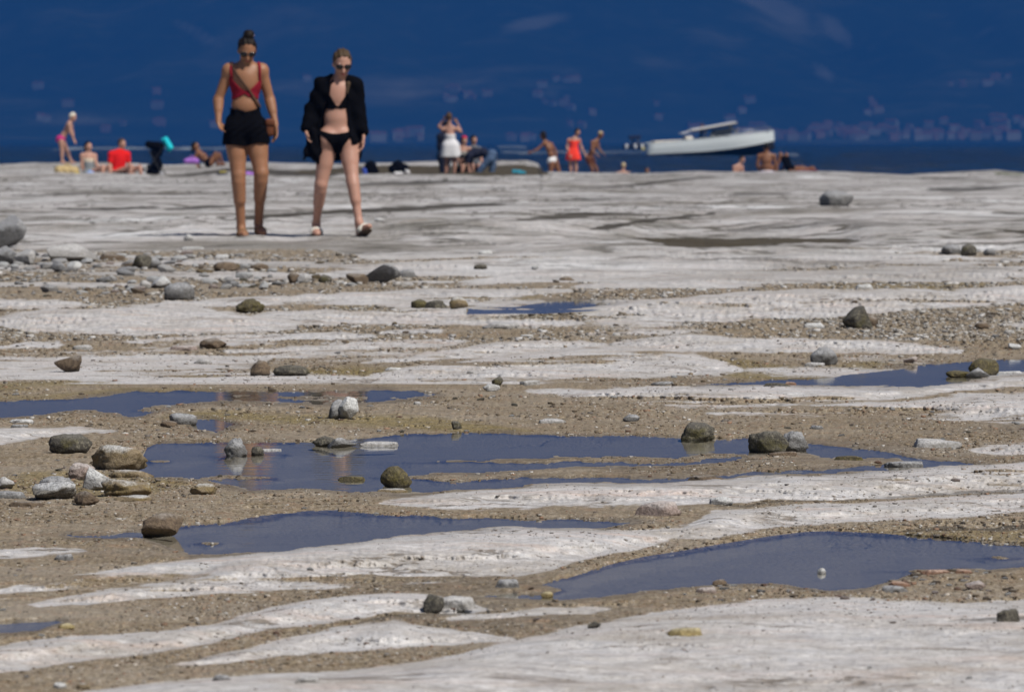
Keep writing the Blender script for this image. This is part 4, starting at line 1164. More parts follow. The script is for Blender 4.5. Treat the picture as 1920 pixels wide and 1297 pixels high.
def line_sd(G, pts, d, w):
    P = np.array([ray_pt(u, v, d)[[0, 2]] for u, v in pts])
    x = G.ax[0][:, None]; z = G.ax[2][None, :]
    dm = np.full((len(G.ax[0]), len(G.ax[2])), 9.0)
    for i in range(len(P) - 1):
        a, e = P[i], P[i + 1] - P[i]
        t = np.clip(((x - a[0]) * e[0] + (z - a[1]) * e[1]) / (e @ e), 0, 1)
        dm = np.minimum(dm, np.hypot(x - a[0] - t * e[0], z - a[1] - t * e[1]))
    return (dm - w)[:, None, :].astype(np.float32)

def unit(v):
    v = np.array(v, float); return v / np.linalg.norm(v)
def basis(fwd, up=(0, 0, 1)):
    f = unit(fwd); r = unit(np.cross(f, up)); u = np.cross(r, f)
    return np.stack([r, f, u], 1)          # columns: right, forward, up
def lerp(a, b, t): return a * (1 - t) + b * t

def skin_mat(name, col):
    m = Nodes(name)
    co = m.coord()
    n1 = m.noise(co, 9, 4); n2 = m.noise(co, 90, 3)
    c = m.mix(n1, tuple(x * .9 for x in col), (min(1, col[0] * 1.1), col[1] * 1.05, col[2] * 1.05))
    nd = m.n('BsdfPrincipled')
    for k, v in dict(Base_Color=c, Roughness=.5, Normal=m.bump(n2, .12, .002)).items():
        m.set(nd.inputs[k.replace('_', ' ')], v)
    m.set(nd.inputs['Specular IOR Level'], .35)
    nd.inputs['Subsurface Weight'].default_value = .12
    nd.inputs['Subsurface Radius'].default_value = (.012, .005, .003)
    m.nt.links.new(nd.outputs[0], m.out.inputs[0])
    return m.mat
def cloth_mat(name, col, var=.18, scale=40, bump=.4, rough=.9):
    return simple_mat(name, col, rough, var, scale, bump, .15)
SK = {'tan': skin_mat('skin_tan', (.27, .132, .070)), 'fair': skin_mat('skin_fair', (.40, .225, .165)), 'brown': skin_mat('skin_brown', (.19, .085, .042)), 'pale': skin_mat('skin_pale', (.42, .24, .175)),
      'lips': skin_mat('lip_skin', (.30, .09, .075))}
CL = {'black': simple_mat('black_cloth', (.003, .003, .0042), .95, .3, 40, .4, .04), 'red': cloth_mat('dark_red_cloth', (.20, .008, .020), .2), 'scarlet': cloth_mat('scarlet_cloth', (.62, .012, .012)), 'coral': cloth_mat('coral_cloth', (.80, .05, .03)),
      'magenta': cloth_mat('magenta_cloth', (.42, .03, .16)), 'white': cloth_mat('white_cloth', (.62, .61, .62)), 'cream': cloth_mat('cream_cloth', (.55, .47, .36)), 'grey': cloth_mat('grey_print_cloth', (.20, .22, .23), .7, 60),
      'jeans': cloth_mat('blue_denim', (.07, .11, .19), .35), 'navy': cloth_mat('navy_cloth', (.015, .017, .032)), 'olive': cloth_mat('olive_cloth', (.10, .085, .045)), 'floral': cloth_mat('patterned_cloth', (.25, .24, .22), .8, 70),
      'brown': cloth_mat('brown_leather', (.12, .042, .02), .2, 60, .2, .55), 'strap': cloth_mat('tan_leather', (.20, .11, .055), .2, 60, .2, .6), 'bagstrap': cloth_mat('bag_strap_leather', (.085, .045, .028), .2, 60, .2, .6), 'lilac': cloth_mat('lilac_cloth', (.45, .36, .50), .3),
      'sole': cloth_mat('sandal_sole', (.09, .065, .045)), 'sandwhite': cloth_mat('white_sandal_strap', (.60, .57, .50)), 'violet': cloth_mat('violet_cloth', (.32, .14, .48)), 'turq': cloth_mat('turquoise_cloth', (.02, .50, .58)),
      'teal': cloth_mat('teal_cloth', (.03, .22, .30)), 'straw': cloth_mat('straw_weave', (.45, .34, .17), .35, 120, .6), 'blue': cloth_mat('blue_cloth', (.05, .09, .40)), 'pinkred': cloth_mat('crimson_cloth', (.55, .02, .06)),
      'ltblue': cloth_mat('light_blue_cloth', (.25, .35, .62), .3), 'darkred': cloth_mat('maroon_cloth', (.09, .012, .03), .3), 'greyfab': cloth_mat('grey_jersey', (.12, .125, .14)), 'yellow': cloth_mat('yellow_cloth', (.55, .45, .06))}
def hair_mat(name, col):
    m = Nodes(name)
    co = m.coord()
    st = m.noise(m.mapv(co, (60, 60, 12)), 1.0, 4, .6)
    c = m.mix(st, tuple(x * .5 for x in col), tuple(min(1, x * 1.5) for x in col))
    m.pbsdf(Base_Color=c, Roughness=.6, Specular_IOR_Level=.15, Normal=m.bump(st, .5, .006))
    return m.mat
HR = {'dark': hair_mat('dark_brown_hair', (.010, .0065, .0045)), 'blond': hair_mat('dark_blond_hair', (.062, .040, .022)), 'fairb': hair_mat('fair_hair', (.42, .33, .19)), 'brown': hair_mat('brown_hair', (.07, .04, .022)), 'white': hair_mat('pale_cap', (.62, .58, .48)), 'black': hair_mat('black_hair', (.010, .008, .007))}
m = Nodes('dark_lens')
m.pbsdf(Base_Color=(.004, .004, .005), Roughness=.12, Specular_IOR_Level=.5)
LENS = m.mat

def hand_prims(w, tip, nrm, thumb_side, s=1.0):
    """palm, four bent fingers of unequal length and a thumb"""
    w, tip = np.array(w), np.array(tip)
    L = np.linalg.norm(tip - w); f = (tip - w) / L
    nrm = unit(nrm - (np.array(nrm) @ f) * f)
    sd = np.cross(f, nrm)
    if sd @ np.array(thumb_side) < 0: sd = -sd
    out = []
    R = np.stack([sd, nrm, f], 1)
    kn = w + f * L * .50
    out.append(ellip(w + f * L * .29, (.037 * s, .015 * s, L * .30), R, .012, 'hand'))
    for i, (o, ln) in enumerate(((.028, .46), (.009, .52), (-.010, .48), (-.028, .38))):
        b = kn + sd * o * s - f * L * .04
        mid = b + f * L * ln * .55 + nrm * .006 * s + sd * o * .12 * s
        e = mid + f * L * ln * .42 + nrm * .022 * s
        r = .0088 * s
        out.append(capsule(b, mid, r * 1.05, r, .006, 'hand')); out.append(capsule(mid, e, r, r * .78, .004, 'hand'))
    tb = w + f * L * .16 + sd * .024 * s
    tm = tb + f * L * .22 + sd * .026 * s + nrm * .010 * s; te = tm + f * L * .20 + nrm * .012 * s - sd * .002 * s
    out.append(capsule(tb, tm, .0125 * s, .0105 * s, .010, 'hand')); out.append(capsule(tm, te, .0105 * s, .0085 * s, .004, 'hand'))
    return out

def foot_prims(a, heel, toe, s=1.0):
    a, heel, toe = np.array(a), np.array(heel), np.array(toe)
    return [capsule(a, heel, .034 * s, .032 * s, .02, 'foot'), capsule(heel, lerp(heel, toe, .55), .032 * s, .033 * s, .02, 'foot'),
            capsule(lerp(a, heel, .3), lerp(heel, toe, .72), .032 * s, .024 * s, .02, 'foot'), capsule(lerp(heel, toe, .5), toe, .033 * s, .022 * s, .015, 'foot'),
            capsule(lerp(heel, toe, .6) + np.array([.014, 0, 0]), toe + np.array([.016, 0, 0]), .022 * s, .016 * s, .012, 'foot'), capsule(lerp(heel, toe, .6) - np.array([.014, 0, 0]), lerp(heel, toe, .92) - np.array([.022, 0, 0]), .022 * s, .015 * s, .012, 'foot')]

def body_prims(J, o):
    """J joints in world metres; o shape options"""
    s = o.get('s', 1.0); P = []
    HB = basis(J['fwd']); r_, f_, u_ = HB[:, 0], HB[:, 1], HB[:, 2]
    hd = J['hd']; hs = o.get('hs', 1.0) * s
    P.append(ellip(hd + (f_ * -.008 + u_ * .022) * hs, np.array((.071, .091, .088)) * hs, HB, .01, 'head'))
    P.append(ellip(hd + (f_ * .026 - u_ * .040) * hs, np.array((.054, .058, .066)) * hs, HB, .03, 'head'))
    P.append(ellip(hd + (f_ * .062 - u_ * .088) * hs, np.array((.024, .020, .018)) * hs, HB, .03, 'head'))
    P.append(capsule(hd + (f_ * .086 + u_ * .006) * hs, hd + (f_ * .106 - u_ * .034) * hs, .009 * hs, .0135 * hs, .012, 'head'))
    P.append(ellip(hd + (f_ * .078 - u_ * .060) * hs, np.array((.024, .012, .010)) * hs, HB, .012, 'head'))
    for sg in (-1, 1):
        P.append(ellip(hd + (f_ * .066 + r_ * sg * .036 - u_ * .020) * hs, np.array((.022, .016, .020)) * hs, HB, .02, 'head'))
        P.append(ellip(hd + (f_ * -.006 + r_ * sg * .072 - u_ * .012) * hs, np.array((.010, .018, .030)) * hs, HB, .008, 'head'))
        P.append(capsule(hd + (f_ * .078 + r_ * sg * .012 + u_ * .022) * hs, hd + (f_ * .066 + r_ * sg * .046 + u_ * .020) * hs, .010 * hs, .008 * hs, .012, 'head'))
    nk = J['nk']
    P.append(capsule(nk - .01 * u_, hd - u_ * .055 * hs - f_ * .012 * hs, .052 * s, .047 * s, .03, 'neck'))
    ch, pv = J['ch'], J['pv']; wa = J.get('wa', lerp(ch, pv, .45))
    tr = unit(J['sR'] - J['sL'])
    up = unit(nk - pv); fw = unit(np.cross(up, tr)) if o.get('facing', -1) < 0 else unit(np.cross(tr, up))
    TB = np.stack([np.cross(fw, up), fw, up], 1)
    cw, ww, hw = o.get('cw', .135) * s, o.get('ww', .118) * s, o.get('hw', .165) * s
    dp = o.get('dp', .10) * s
    upc = unit(nk - ch)
    P.append(ellip(ch + up * .02 * s, (cw, dp, .145 * s), TB, .03, 'torso'))
    P.append(ellip(lerp(ch, nk, .6), (cw * 1.05, dp * .75, .075 * s), TB, .05, 'torso'))
    P.append(ellip(wa, (ww, dp * .88, .12 * s), TB, .05, 'torso'))
    P.append(ellip(pv, (hw, dp * 1.08, .115 * s), TB, .05, 'pelvis'))
    for sg in (-1, 1):
        P.append(ellip(pv + TB[:, 0] * sg * .075 * s - fw * .055 * s - up * .03 * s, (.085 * s, .075 * s, .085 * s), TB, .04, 'pelvis'))
    if o.get('bust'):
        b = o['bust'] * s
        for sg in (-1, 1):
            P.append(ellip(ch + TB[:, 0] * sg * .068 * s + fw * (dp * .72) + up * o.get('bustz', -.01), (b, b * .85, b), TB, .03, 'bust'))
    ar = o.get('ar', 1.0) * s
    for q in 'LR':
        S_, E_, W_ = J['s' + q], J['e' + q], J['w' + q]
        P.append(capsule(lerp(nk, S_, .15) + up * .0, S_, .042 * ar, .046 * ar, .05, 'torso'))
        P.append(ellip(S_, (.052 * ar, .052 * ar, .058 * ar), None, .03, 'uarm' + q))
        P.append(capsule(S_, E_, .047 * ar, .037 * ar, .025, 'uarm' + q))
        P.append(capsule(E_, W_, .037 * ar, .0235 * ar, .02, 'farm' + q))
        P.append(capsule(lerp(E_, W_, .15), lerp(E_, W_, .45), .040 * ar, .033 * ar, .02, 'farm' + q))
        tp = J.get('f' + q)
        if tp is None:
            tp = W_ + unit(W_ - E_) * .165 * s
        fingers = o.get('hand', 'simple')
        nrm = J.get('hn' + q, fw * .6 + np.array([.0, -.2, 0]))
        P += hand_prims(W_, tp, nrm, J.get('ht' + q, fw), (.95 if fingers == 'full' else 1.0) * s)
    lr = o.get('lr', 1.0) * s
    for q in 'LR':
        H_ = J.get('h' + q)
        if H_ is None:
            H_ = pv + TB[:, 0] * ((-1 if q == 'L' else 1) * np.sign((J['sR'] - J['sL']) @ TB[:, 0])) * .085 * s - up * .06 * s
        K_, A_ = J['k' + q], J['a' + q]
        P.append(capsule(H_, K_, .092 * lr, .056 * lr, .03, 'thigh' + q))
        P.append(capsule(lerp(H_, K_, .08) + (H_ - pv) * .18, lerp(H_, K_, .5), .080 * lr, .068 * lr, .03, 'thigh' + q))
        P.append(ellip(K_, (.052 * lr, .054 * lr, .055 * lr), None, .02, 'shin' + q))
        P.append(capsule(K_, A_, .050 * lr, .0335 * lr, .02, 'shin' + q))
        kd = unit(A_ - K_); back = unit(np.cross(kd, TB[:, 0])); 
        if back @ fw > 0: back = -back
        P.append(capsule(lerp(K_, A_, .14) + back * .016 * lr, lerp(K_, A_, .48) + back * .016 * lr, .052 * lr, .044 * lr, .03, 'shin' + q))
        heel = J.get('hl' + q); toe = J.get('t' + q)
        if heel is None: heel = A_ + np.array([0, .0, -.05]) * s - fw * .03 * s
        if toe is None: toe = A_ + fw * .16 * s + np.array([0, 0, -.055]) * s
        P += foot_prims(A_, heel, toe, s)
    return P, TB, HB

def clip_prims(P, spec):
    """spec: {tag: fraction or None}"""
    out = []
    for p in P:
        for tg, fr in spec.items():
            if p['tag'] == tg or (tg.endswith('*') and p['tag'].startswith(tg[:-1])):
                q = dict(p)
                if fr is not None and p['t'] == 'c':
                    q['b'] = lerp(p['a'], p['b'], fr); q['rb'] = p['ra'] + (p['rb'] - p['ra']) * fr
                elif fr is not None and p['tag'].startswith('shin'): continue
                out.append(q); break
    return out

def grid_for(P, res, pad=.05):
    lo = np.min([np.minimum(p['a'], p['b']) - max(p['ra'], p['rb']) if p['t'] == 'c' else p['c'] - max(p['r']) for p in P], 0) - pad
    hi = np.max([np.maximum(p['a'], p['b']) + max(p['ra'], p['rb']) if p['t'] == 'c' else p['c'] + max(p['r']) for p in P], 0) + pad
    return Grid(lo, hi, res)

def hair_field(G, J, HB, hs, style):
    r_, f_, u_ = HB[:, 0], HB[:, 1], HB[:, 2]; hd = J['hd']
    pr = [ellip(hd + (f_ * -.014 + u_ * .026) * hs, np.array((.081, .098, .096)) * hs, HB, .01)]
    if style in ('long', 'bob'):
        pr.append(ellip(hd + (f_ * -.05 - u_ * .05) * hs, np.array((.075, .055, .10)) * hs, HB, .03))
    if style == 'long':
        pr.append(capsule(hd + (f_ * -.065 - u_ * .06) * hs, hd + (f_ * -.075) * hs + np.array([0, 0, -.26]) * hs, .06 * hs, .035 * hs, .03))
    F = add_prims(G, pr)
    X, Y, Z = G.ax[0][:, None, None], G.ax[1][None, :, None], G.ax[2][None, None, :]
    q = [HB[0, i] * (X - hd[0]) + HB[1, i] * (Y - hd[1]) + HB[2, i] * (Z - hd[2]) for i in range(3)]
    # hairline: nothing in front of a plane leaning back from the forehead
    cut = (q[1] * .80 - q[2] * .60) - (-.005 if style != 'short' else -.012) * hs
    F = np.maximum(F, cut.astype(np.float32))
    wv = .0035 * np.sin(q[0] * 160) * hs
    return F + wv.astype(np.float32)

def add_glasses(root, J, HB, hs):
    r_, f_, u_ = HB[:, 0], HB[:, 1], HB[:, 2]; hd = J['hd']
    pr = []
    for sg in (-1, 1):
        pr.append(ellip(hd + (f_ * .088 + r_ * sg * .035 + u_ * .004) * hs, np.array((.031, .012, .025)) * hs, HB, .0))
        pr.append(capsule(hd + (f_ * .080 + r_ * sg * .064 + u_ * .012) * hs, hd + (r_ * sg * .079 + u_ * .008) * hs, .004, .004, .0))
    pr.append(capsule(hd + (f_ * .098 - r_ * .012 + u_ * .010) * hs, hd + (f_ * .098 + r_ * .012 + u_ * .010) * hs, .004, .004, .004))
    G = grid_for(pr, .0045, .012)
    return field_mesh('sunglasses', add_prims(G, pr), G, LENS, root, 0)

def PJ(base_d, pts):
    """joints from photo pixels + depth offset (metres, + away)"""
    out = {}
    for k, v in pts.items():
        if k in ('fwd',) or k[:2] in ('hn', 'ht'): out[k] = np.array(v, float)
        else:
            d = base_d + (v[2] if len(v) > 2 else 0)
            out[k] = ray_pt(v[0], v[1], d)
    return out

# ---------------------------------------------------------------- first walker
d1 = ground_d(470, 440)
J1 = PJ(d1, dict(hd=(464, 94, -.05), fwd=(.10, -.84, -.50), nk=(461, 126, 0), sL=(430, 133, .0), sR=(491, 133, .0), ch=(461, 160, 0), wa=(460, 197, -.005), pv=(461, 238, .01),
    eL=(410, 186, .03), wL=(410, 228, -.05), fL=(420, 252, -.09), eR=(506, 186, .03), wR=(517, 234, -.05), fR=(518, 269, -.09),
    hL=(443, 250, 0), hR=(480, 250, 0), kL=(447, 328, -.06), aL=(452, 424, .02), hlL=(452, 437, .05), tL=(457, 440, -.16),
    kR=(490, 325, -.08), aR=(485, 416, .10), hlR=(484, 430, .16), tR=(493, 437, -.06), htL=(.9, -.5, 0), htR=(-.9, -.5, 0), hnL=(.5, -.3, 0), hnR=(-.5, -.3, 0)))
P1, TB1, HB1 = body_prims(J1, dict(bust=.066, hand='full', cw=.128, ww=.116, hw=.172, dp=.102, lr=1.07, ar=1.08))
root1 = empty('person', (float((470 - UC) * d1 / FPX), d1, ground_z((470 - UC) * d1 / FPX, d1)), 'woman in a dark red bikini top and black shorts, hair tied up, looking down', 'person', 'two women walking over the rock')
G1 = grid_for(P1, .0068)
B1 = add_prims(G1, P1)
field_mesh('body', B1, G1, SK['tan'], root1, 1)
X, Y, Z3 = G1.ax[0][:, None, None], G1.ax[1][None, :, None], G1.ax[2][None, None, :]
# bikini top, its shape seen from the front
cup = np.minimum(poly_sd(G1, [(431, 146), (437, 150), (452, 166), (461, 171), (472, 168), (485, 154), (490, 149), (494, 160), (494, 178), (484, 184), (468, 183), (460, 177), (448, 184), (436, 188), (427, 184), (426, 165)], d1),
                 np.minimum(line_sd(G1, [(436, 116), (434, 128), (435, 150)], d1, .011), line_sd(G1, [(485, 114), (488, 128), (488, 150)], d1, .011)))
band = np.maximum(np.abs(Z3 - ray_pt(460, 182, d1)[2]) - .018, 0 * X + (np.abs(X - J1['ch'][0]) - .145)) 
yc = float(J1['ch'][1])
front = (Y - yc - .03).astype(np.float32)
top = np.minimum(np.maximum(cup, front), np.maximum(band, -(Y - yc + .05)))
strapz = np.maximum(np.minimum(line_sd(G1, [(436, 114), (434, 128), (437, 182)], d1, .010), line_sd(G1, [(485, 114), (488, 128), (485, 182)], d1, .010)), -(Y - yc + .01))
tors = add_prims(G1, clip_prims(P1, {'torso': None, 'bust': None, 'uarm*': .15, 'neck': .3}))
field_mesh('bikini_top', np.maximum(tors - .009, np.minimum(top, strapz)).astype(np.float32), G1, CL['red'], root1, 1)
sh = add_prims(G1, clip_prims(P1, {'pelvis': None, 'torso': None, 'thighL': .45, 'thighR': .45}), .016, 1.6)
sh = sh + (.004 * np.sin(X * 70 + 8 * np.sin(Z3 * 14)) * np.ones_like(Y)).astype(np.float32)
shp = poly_sd(G1, [(428, 199), (436, 205), (450, 206), (462, 210), (476, 207), (490, 200), (498, 225), (507, 262), (506, 270), (486, 268), (470, 272), (462, 275), (440, 272), (417, 272), (418, 262), (424, 225)], d1)
field_mesh('shorts', np.maximum(sh, shp), G1, CL['black'], root1, 1)
hf = hair_field(G1, J1, HB1, 1.0, 'up')
bun = ellip(J1['hd'] + HB1[:, 2] * .125 - HB1[:, 1] * .035 - HB1[:, 0] * .012, (.048, .052, .045), HB1, .03)
bf = prim_d(bun, X, Y, Z3).astype(np.float32)
field_mesh('hair', np.minimum(hf, bf), G1, HR['dark'], root1, 0)
sc_p = [ellip(J1['hd'] + HB1[:, 2] * .128 - HB1[:, 1] * .03 - HB1[:, 0] * .026, (.034, .036, .020), HB1, 0)]
gq = grid_for(sc_p, .005, .02)
field_mesh('hair_tie', add_prims(gq, sc_p), gq, CL['lilac'], root1, 0)
add_glasses(root1, J1, HB1, 1.0)
def lips(root, J, HB, hs=1.0):
    pr = [ellip(J['hd'] + (HB[:, 1] * .087 - HB[:, 2] * .055) * hs, np.array((.021, .008, .006)) * hs, HB, .004), ellip(J['hd'] + (HB[:, 1] * .085 - HB[:, 2] * .066) * hs, np.array((.019, .009, .007)) * hs, HB, .004)]
    g = grid_for(pr, .004, .01)
    field_mesh('lips', add_prims(g, pr), g, SK['lips'], root, 0)
lips(root1, J1, HB1)
def sandal(root, heel, toe, a, smat, stmat, w=.040):
    heel, toe, a = np.array(heel), np.array(toe), np.array(a)
    f = unit(toe - heel); sd = unit(np.cross(f, (0, 0, 1))); n = np.cross(sd, f)
    dn = -n if n[2] > 0 else n
    R = np.stack([sd, f, n], 1)
    pr = [ellip(lerp(heel, toe, .5) + dn * .034, (w * 1.15, np.linalg.norm(toe - heel) * .5 + .034, .017), R, .0)]
    g = grid_for(pr, .006, .02)
    field_mesh('sandal_sole', add_prims(g, pr), g, smat, root, 0)
    st = []
    for t_, r in ((.62, .016), (.40, .016)):
        c = lerp(heel, toe, t_)
        arc = [c + sd * (w * 1.12 * math.cos(q)) - dn * (.046 * math.sin(q) - .012) for q in np.linspace(0, math.pi, 9)]
        st += [capsule(arc[i], arc[i + 1], r * .8, r * .8, .006) for i in range(8)]
    g = grid_for(st, .005, .02)
    field_mesh('sandal_strap', add_prims(g, st), g, stmat, root, 0)
sandal(root1, J1['hlL'], J1['tL'], J1['aL'], CL['strap'], CL['strap'], .034)
sandal(root1, J1['hlR'], J1['tR'], J1['aR'], CL['strap'], CL['strap'], .034)
# shoulder bag hanging from her, strap across the chest
bagr = empty('shoulder_bag', tuple(ray_pt(508, 248, d1 + .03)), 'small brown shoulder bag on a thin strap across the red top', 'bag')
full = add_prims(G1, clip_prims(P1, {'torso': None, 'bust': None, 'pelvis': None, 'neck': .3}), .0)
stp = np.maximum(full - .018, np.maximum(line_sd(G1, [(432, 116), (446, 140), (470, 172), (492, 206), (503, 232)], d1, .0095), (Y - yc - .05)))
stp = np.maximum(stp, -(full - .004))
field_mesh('strap', stp.astype(np.float32), G1, CL['bagstrap'], bagr, 0)
def rbox_mesh(name, c, dims, mat, root, R=None, bev=.35, noise=.0):
    bm = bmesh.new()
    bmesh.ops.create_cube(bm, size=1.0)
    bmesh.ops.scale(bm, vec=dims, verts=bm.verts)
    bmesh.ops.bevel(bm, geom=list(bm.edges), offset=min(dims) * bev, segments=4, profile=.5, affect='EDGES')
    v = np.array([x.co[:] for x in bm.verts]); f = [[q.index for q in p.verts] for p in bm.faces]
    bm.free()
    if noise: v = v * (1 + noise * fbm3(v / max(dims) * 4 + c[0], 2, 3))[:, None]
    if R is not None: v = v @ np.array(R).T
    loc = np.array(root.location) if root is not None else np.zeros(3)
    return mesh_from(name, v + np.array(c) - loc, f, mat, root)
rbox_mesh('bag_body', ray_pt(506, 240, d1 - .02), (.075, .13, .145), CL['brown'], bagr)
rbox_mesh('flap', ray_pt(507, 230, d1 - .03), (.082, .135, .065), CL['brown'], bagr)

# ---------------------------------------------------------------- second walker
d2 = ground_d(640, 441)
J2 = PJ(d2, dict(hd=(642, 119, -.05), fwd=(.16, -.88, -.42), nk=(637, 151, .01), sL=(604, 159, .01), sR=(668, 159, .01), ch=(634, 185, 0), wa=(631, 221, -.005), pv=(632, 256, .01),
    eL=(588, 208, .05), wL=(575, 245, -.03), fL=(581, 273, -.08), eR=(669, 208, .05), wR=(681, 251, -.02), fR=(680, 287, -.06),
    hL=(616, 264, 0), hR=(652, 264, 0), kL=(602, 346, -.02), aL=(593, 419, .20), hlL=(593, 432, .24), tL=(594, 438, .02),
    kR=(661, 338, -.12), aR=(673, 416, -.20), hlR=(675, 436, -.17), tR=(691, 424, -.36), htL=(.9, -.4, 0), htR=(-.9, -.4, 0), hnL=(.6, -.2, 0), hnR=(-.6, -.2, 0)))
P2, TB2, HB2 = body_prims(J2, dict(bust=.058, hand='full', cw=.122, ww=.108, hw=.155, dp=.095, lr=.93, ar=.92))
root2 = empty('person', (float((640 - UC) * d2 / FPX), d2, ground_z((640 - UC) * d2 / FPX, d2)), 'blond woman in a black bikini under an open black shirt, mid-stride', 'person', 'two women walking over the rock')
G2 = grid_for(P2, .0068, .09)
B2 = add_prims(G2, P2)
field_mesh('body', B2, G2, SK['fair'], root2, 1)
X, Y, Z3 = G2.ax[0][:, None, None], G2.ax[1][None, :, None], G2.ax[2][None, None, :]
yc = float(J2['ch'][1])
cup = np.minimum(poly_sd(G2, [(612, 183), (618, 176), (631, 198), (634, 200), (637, 198), (651, 176), (656, 184), (656, 202), (640, 205), (632, 203), (624, 206), (610, 205)], d2),
                 np.minimum(line_sd(G2, [(626, 150), (620, 160), (617, 180)], d2, .008), line_sd(G2, [(648, 150), (652, 160), (652, 180)], d2, .008)))
cup = np.maximum(cup, (Y - yc - .02))
tors2 = add_prims(G2, clip_prims(P2, {'torso': None, 'bust': None, 'neck': .2}))
field_mesh('bikini_top', np.maximum(tors2 - .008, cup).astype(np.float32), G2, CL['black'], root2, 1)
pel2 = add_prims(G2, clip_prims(P2, {'pelvis': None, 'torso': None, 'thighL': .3, 'thighR': .3}))
bot = poly_sd(G2, [(596, 240), (605, 246), (620, 250), (634, 251), (652, 248), (662, 240), (668, 246), (655, 262), (645, 274), (640, 288), (628, 288), (622, 274), (612, 260), (594, 248)], d2)
field_mesh('bikini_bottom', np.maximum(pel2 - .008, bot).astype(np.float32), G2, CL['black'], root2, 1)
# open shirt: loose torso, wide sleeves, hem to mid-thigh, front panel cut out
lo_p = clip_prims(P2, {'torso': None, 'bust': None, 'pelvis': None})
for q in 'LR':
    S_, E_, W_ = J2['s' + q], J2['e' + q], J2['w' + q]
    sg = -1 if q == 'L' else 1
    lo_p += [capsule(S_, E_ + np.array([sg * .002, 0, 0]), .046, .050, .04, 'sl'), capsule(E_ + np.array([sg * .002, 0, .01]), lerp(E_, W_, .80), .054, .046, .03, 'sl')]
hemL, hemR = ray_pt(598, 288, d2 + .08), ray_pt(668, 292, d2 + .08)
lo_p += [capsule(ray_pt(606, 190, d2 + .03), hemL, .07, .062, .06, 'body'), capsule(ray_pt(662, 190, d2 + .03), hemR, .06, .040, .06, 'body'), capsule(ray_pt(634, 190, d2 + .06), ray_pt(634, 285, d2 + .10), .085, .065, .06, 'body')]
lo = add_prims(G2, lo_p, .014, 1.2)
lo = lo + ((  .005 * np.sin(X * 42 + 5 * np.sin(Z3 * 9)) + .003 * np.sin(Z3 * 50 + X * 25 + Y * 20)) * np.ones_like(Y)).astype(np.float32)
opening = poly_sd(G2, [(630, 130), (644, 130), (650, 152), (651, 172), (651, 205), (654, 240), (659, 262), (662, 320), (604, 320), (603, 280), (602, 240), (606, 215), (610, 195), (617, 172), (620, 152)], d2)
opening = np.maximum(opening, Y - (yc + .075) - np.maximum(0, (ray_pt(0, 262, d2)[2] - Z3) * .0))
lo = np.maximum(lo, -opening)
hollow = np.maximum(add_prims(G2, lo_p, -.004, 1.2), Z3 - ray_pt(0, 240, d2)[2])       # empty below the hips
lo = np.maximum(lo, -hollow)
neckc = np.sqrt((X - J2['nk'][0]) ** 2 + (Y - J2['nk'][1]) ** 2) - .062
lo = np.maximum(lo, np.maximum(-np.maximum(neckc, ray_pt(0, 158, d2)[2] - Z3), ray_pt(0, 0, d2)[2] * 0 - 1)).astype(np.float32)
field_mesh('open_shirt', lo, G2, CL['black'], root2, 1)
hf = hair_field(G2, J2, HB2, 1.0, 'up')
tail = [capsule(J2['hd'] - HB2[:, 1] * .09 - HB2[:, 2] * .02, J2['nk'] + np.array([.03, .06, .02]), .035, .035, .02), capsule(J2['nk'] + np.array([.05, .04, .03]), J2['nk'] + np.array([.075, -.075, -.03]), .022, .018, .02), capsule(J2['nk'] + np.array([.075, -.075, -.03]), J2['nk'] + np.array([.066, -.105, -.11]), .018, .008, .02)]
field_mesh('hair', np.minimum(hf, add_prims(G2, tail)), G2, HR['blond'], root2, 0)
add_glasses(root2, J2, HB2, 1.0)
lips(root2, J2, HB2)
sandal(root2, J2['hlL'], J2['tL'], J2['aL'], CL['sole'], CL['sandwhite'])
sandal(root2, J2['hlR'], J2['tR'], J2['aR'], CL['sole'], CL['sandwhite'])
# black bag carried in her hand
hb_ = empty('carried_bag', tuple(ray_pt(588, 300, d2 - .06)), 'limp black bag with dangling straps held at the shirt hem', 'bag')
cen = ray_pt(589, 268, d2 - .05)
bp = [capsule(ray_pt(588, 248, d2 - .05), ray_pt(591, 285, d2 - .05), .045, .065, .03), capsule(ray_pt(590, 270, d2 - .05), ray_pt(597, 306, d2 - .05), .045, .020, .03), capsule(ray_pt(580, 262, d2 - .06), ray_pt(574, 288, d2 - .06), .022, .026, .02)]
g = grid_for(bp, .01, .03); bfld = add_prims(g, bp)
bfld = bfld + (.006 * np.sin(g.ax[0][:, None, None] * 80 + g.ax[2][None, None, :] * 40) * np.ones((1, g.n[1], 1))).astype(np.float32)
field_mesh('pouch', bfld, g, CL['black'], hb_, 1)
sp = [capsule(ray_pt(577, 285, d2 - .06), ray_pt(570, 298, d2 - .06), .010, .012, 0), capsule(ray_pt(596, 300, d2 - .05), ray_pt(598, 312, d2 - .05), .010, .006, 0), capsule(ray_pt(590, 250, d2 - .05), ray_pt(592, 238, d2 - .05), .012, .010, 0)]
g = grid_for(sp, .006, .02)
field_mesh('strap', add_prims(g, sp), g, CL['black'], hb_, 0)

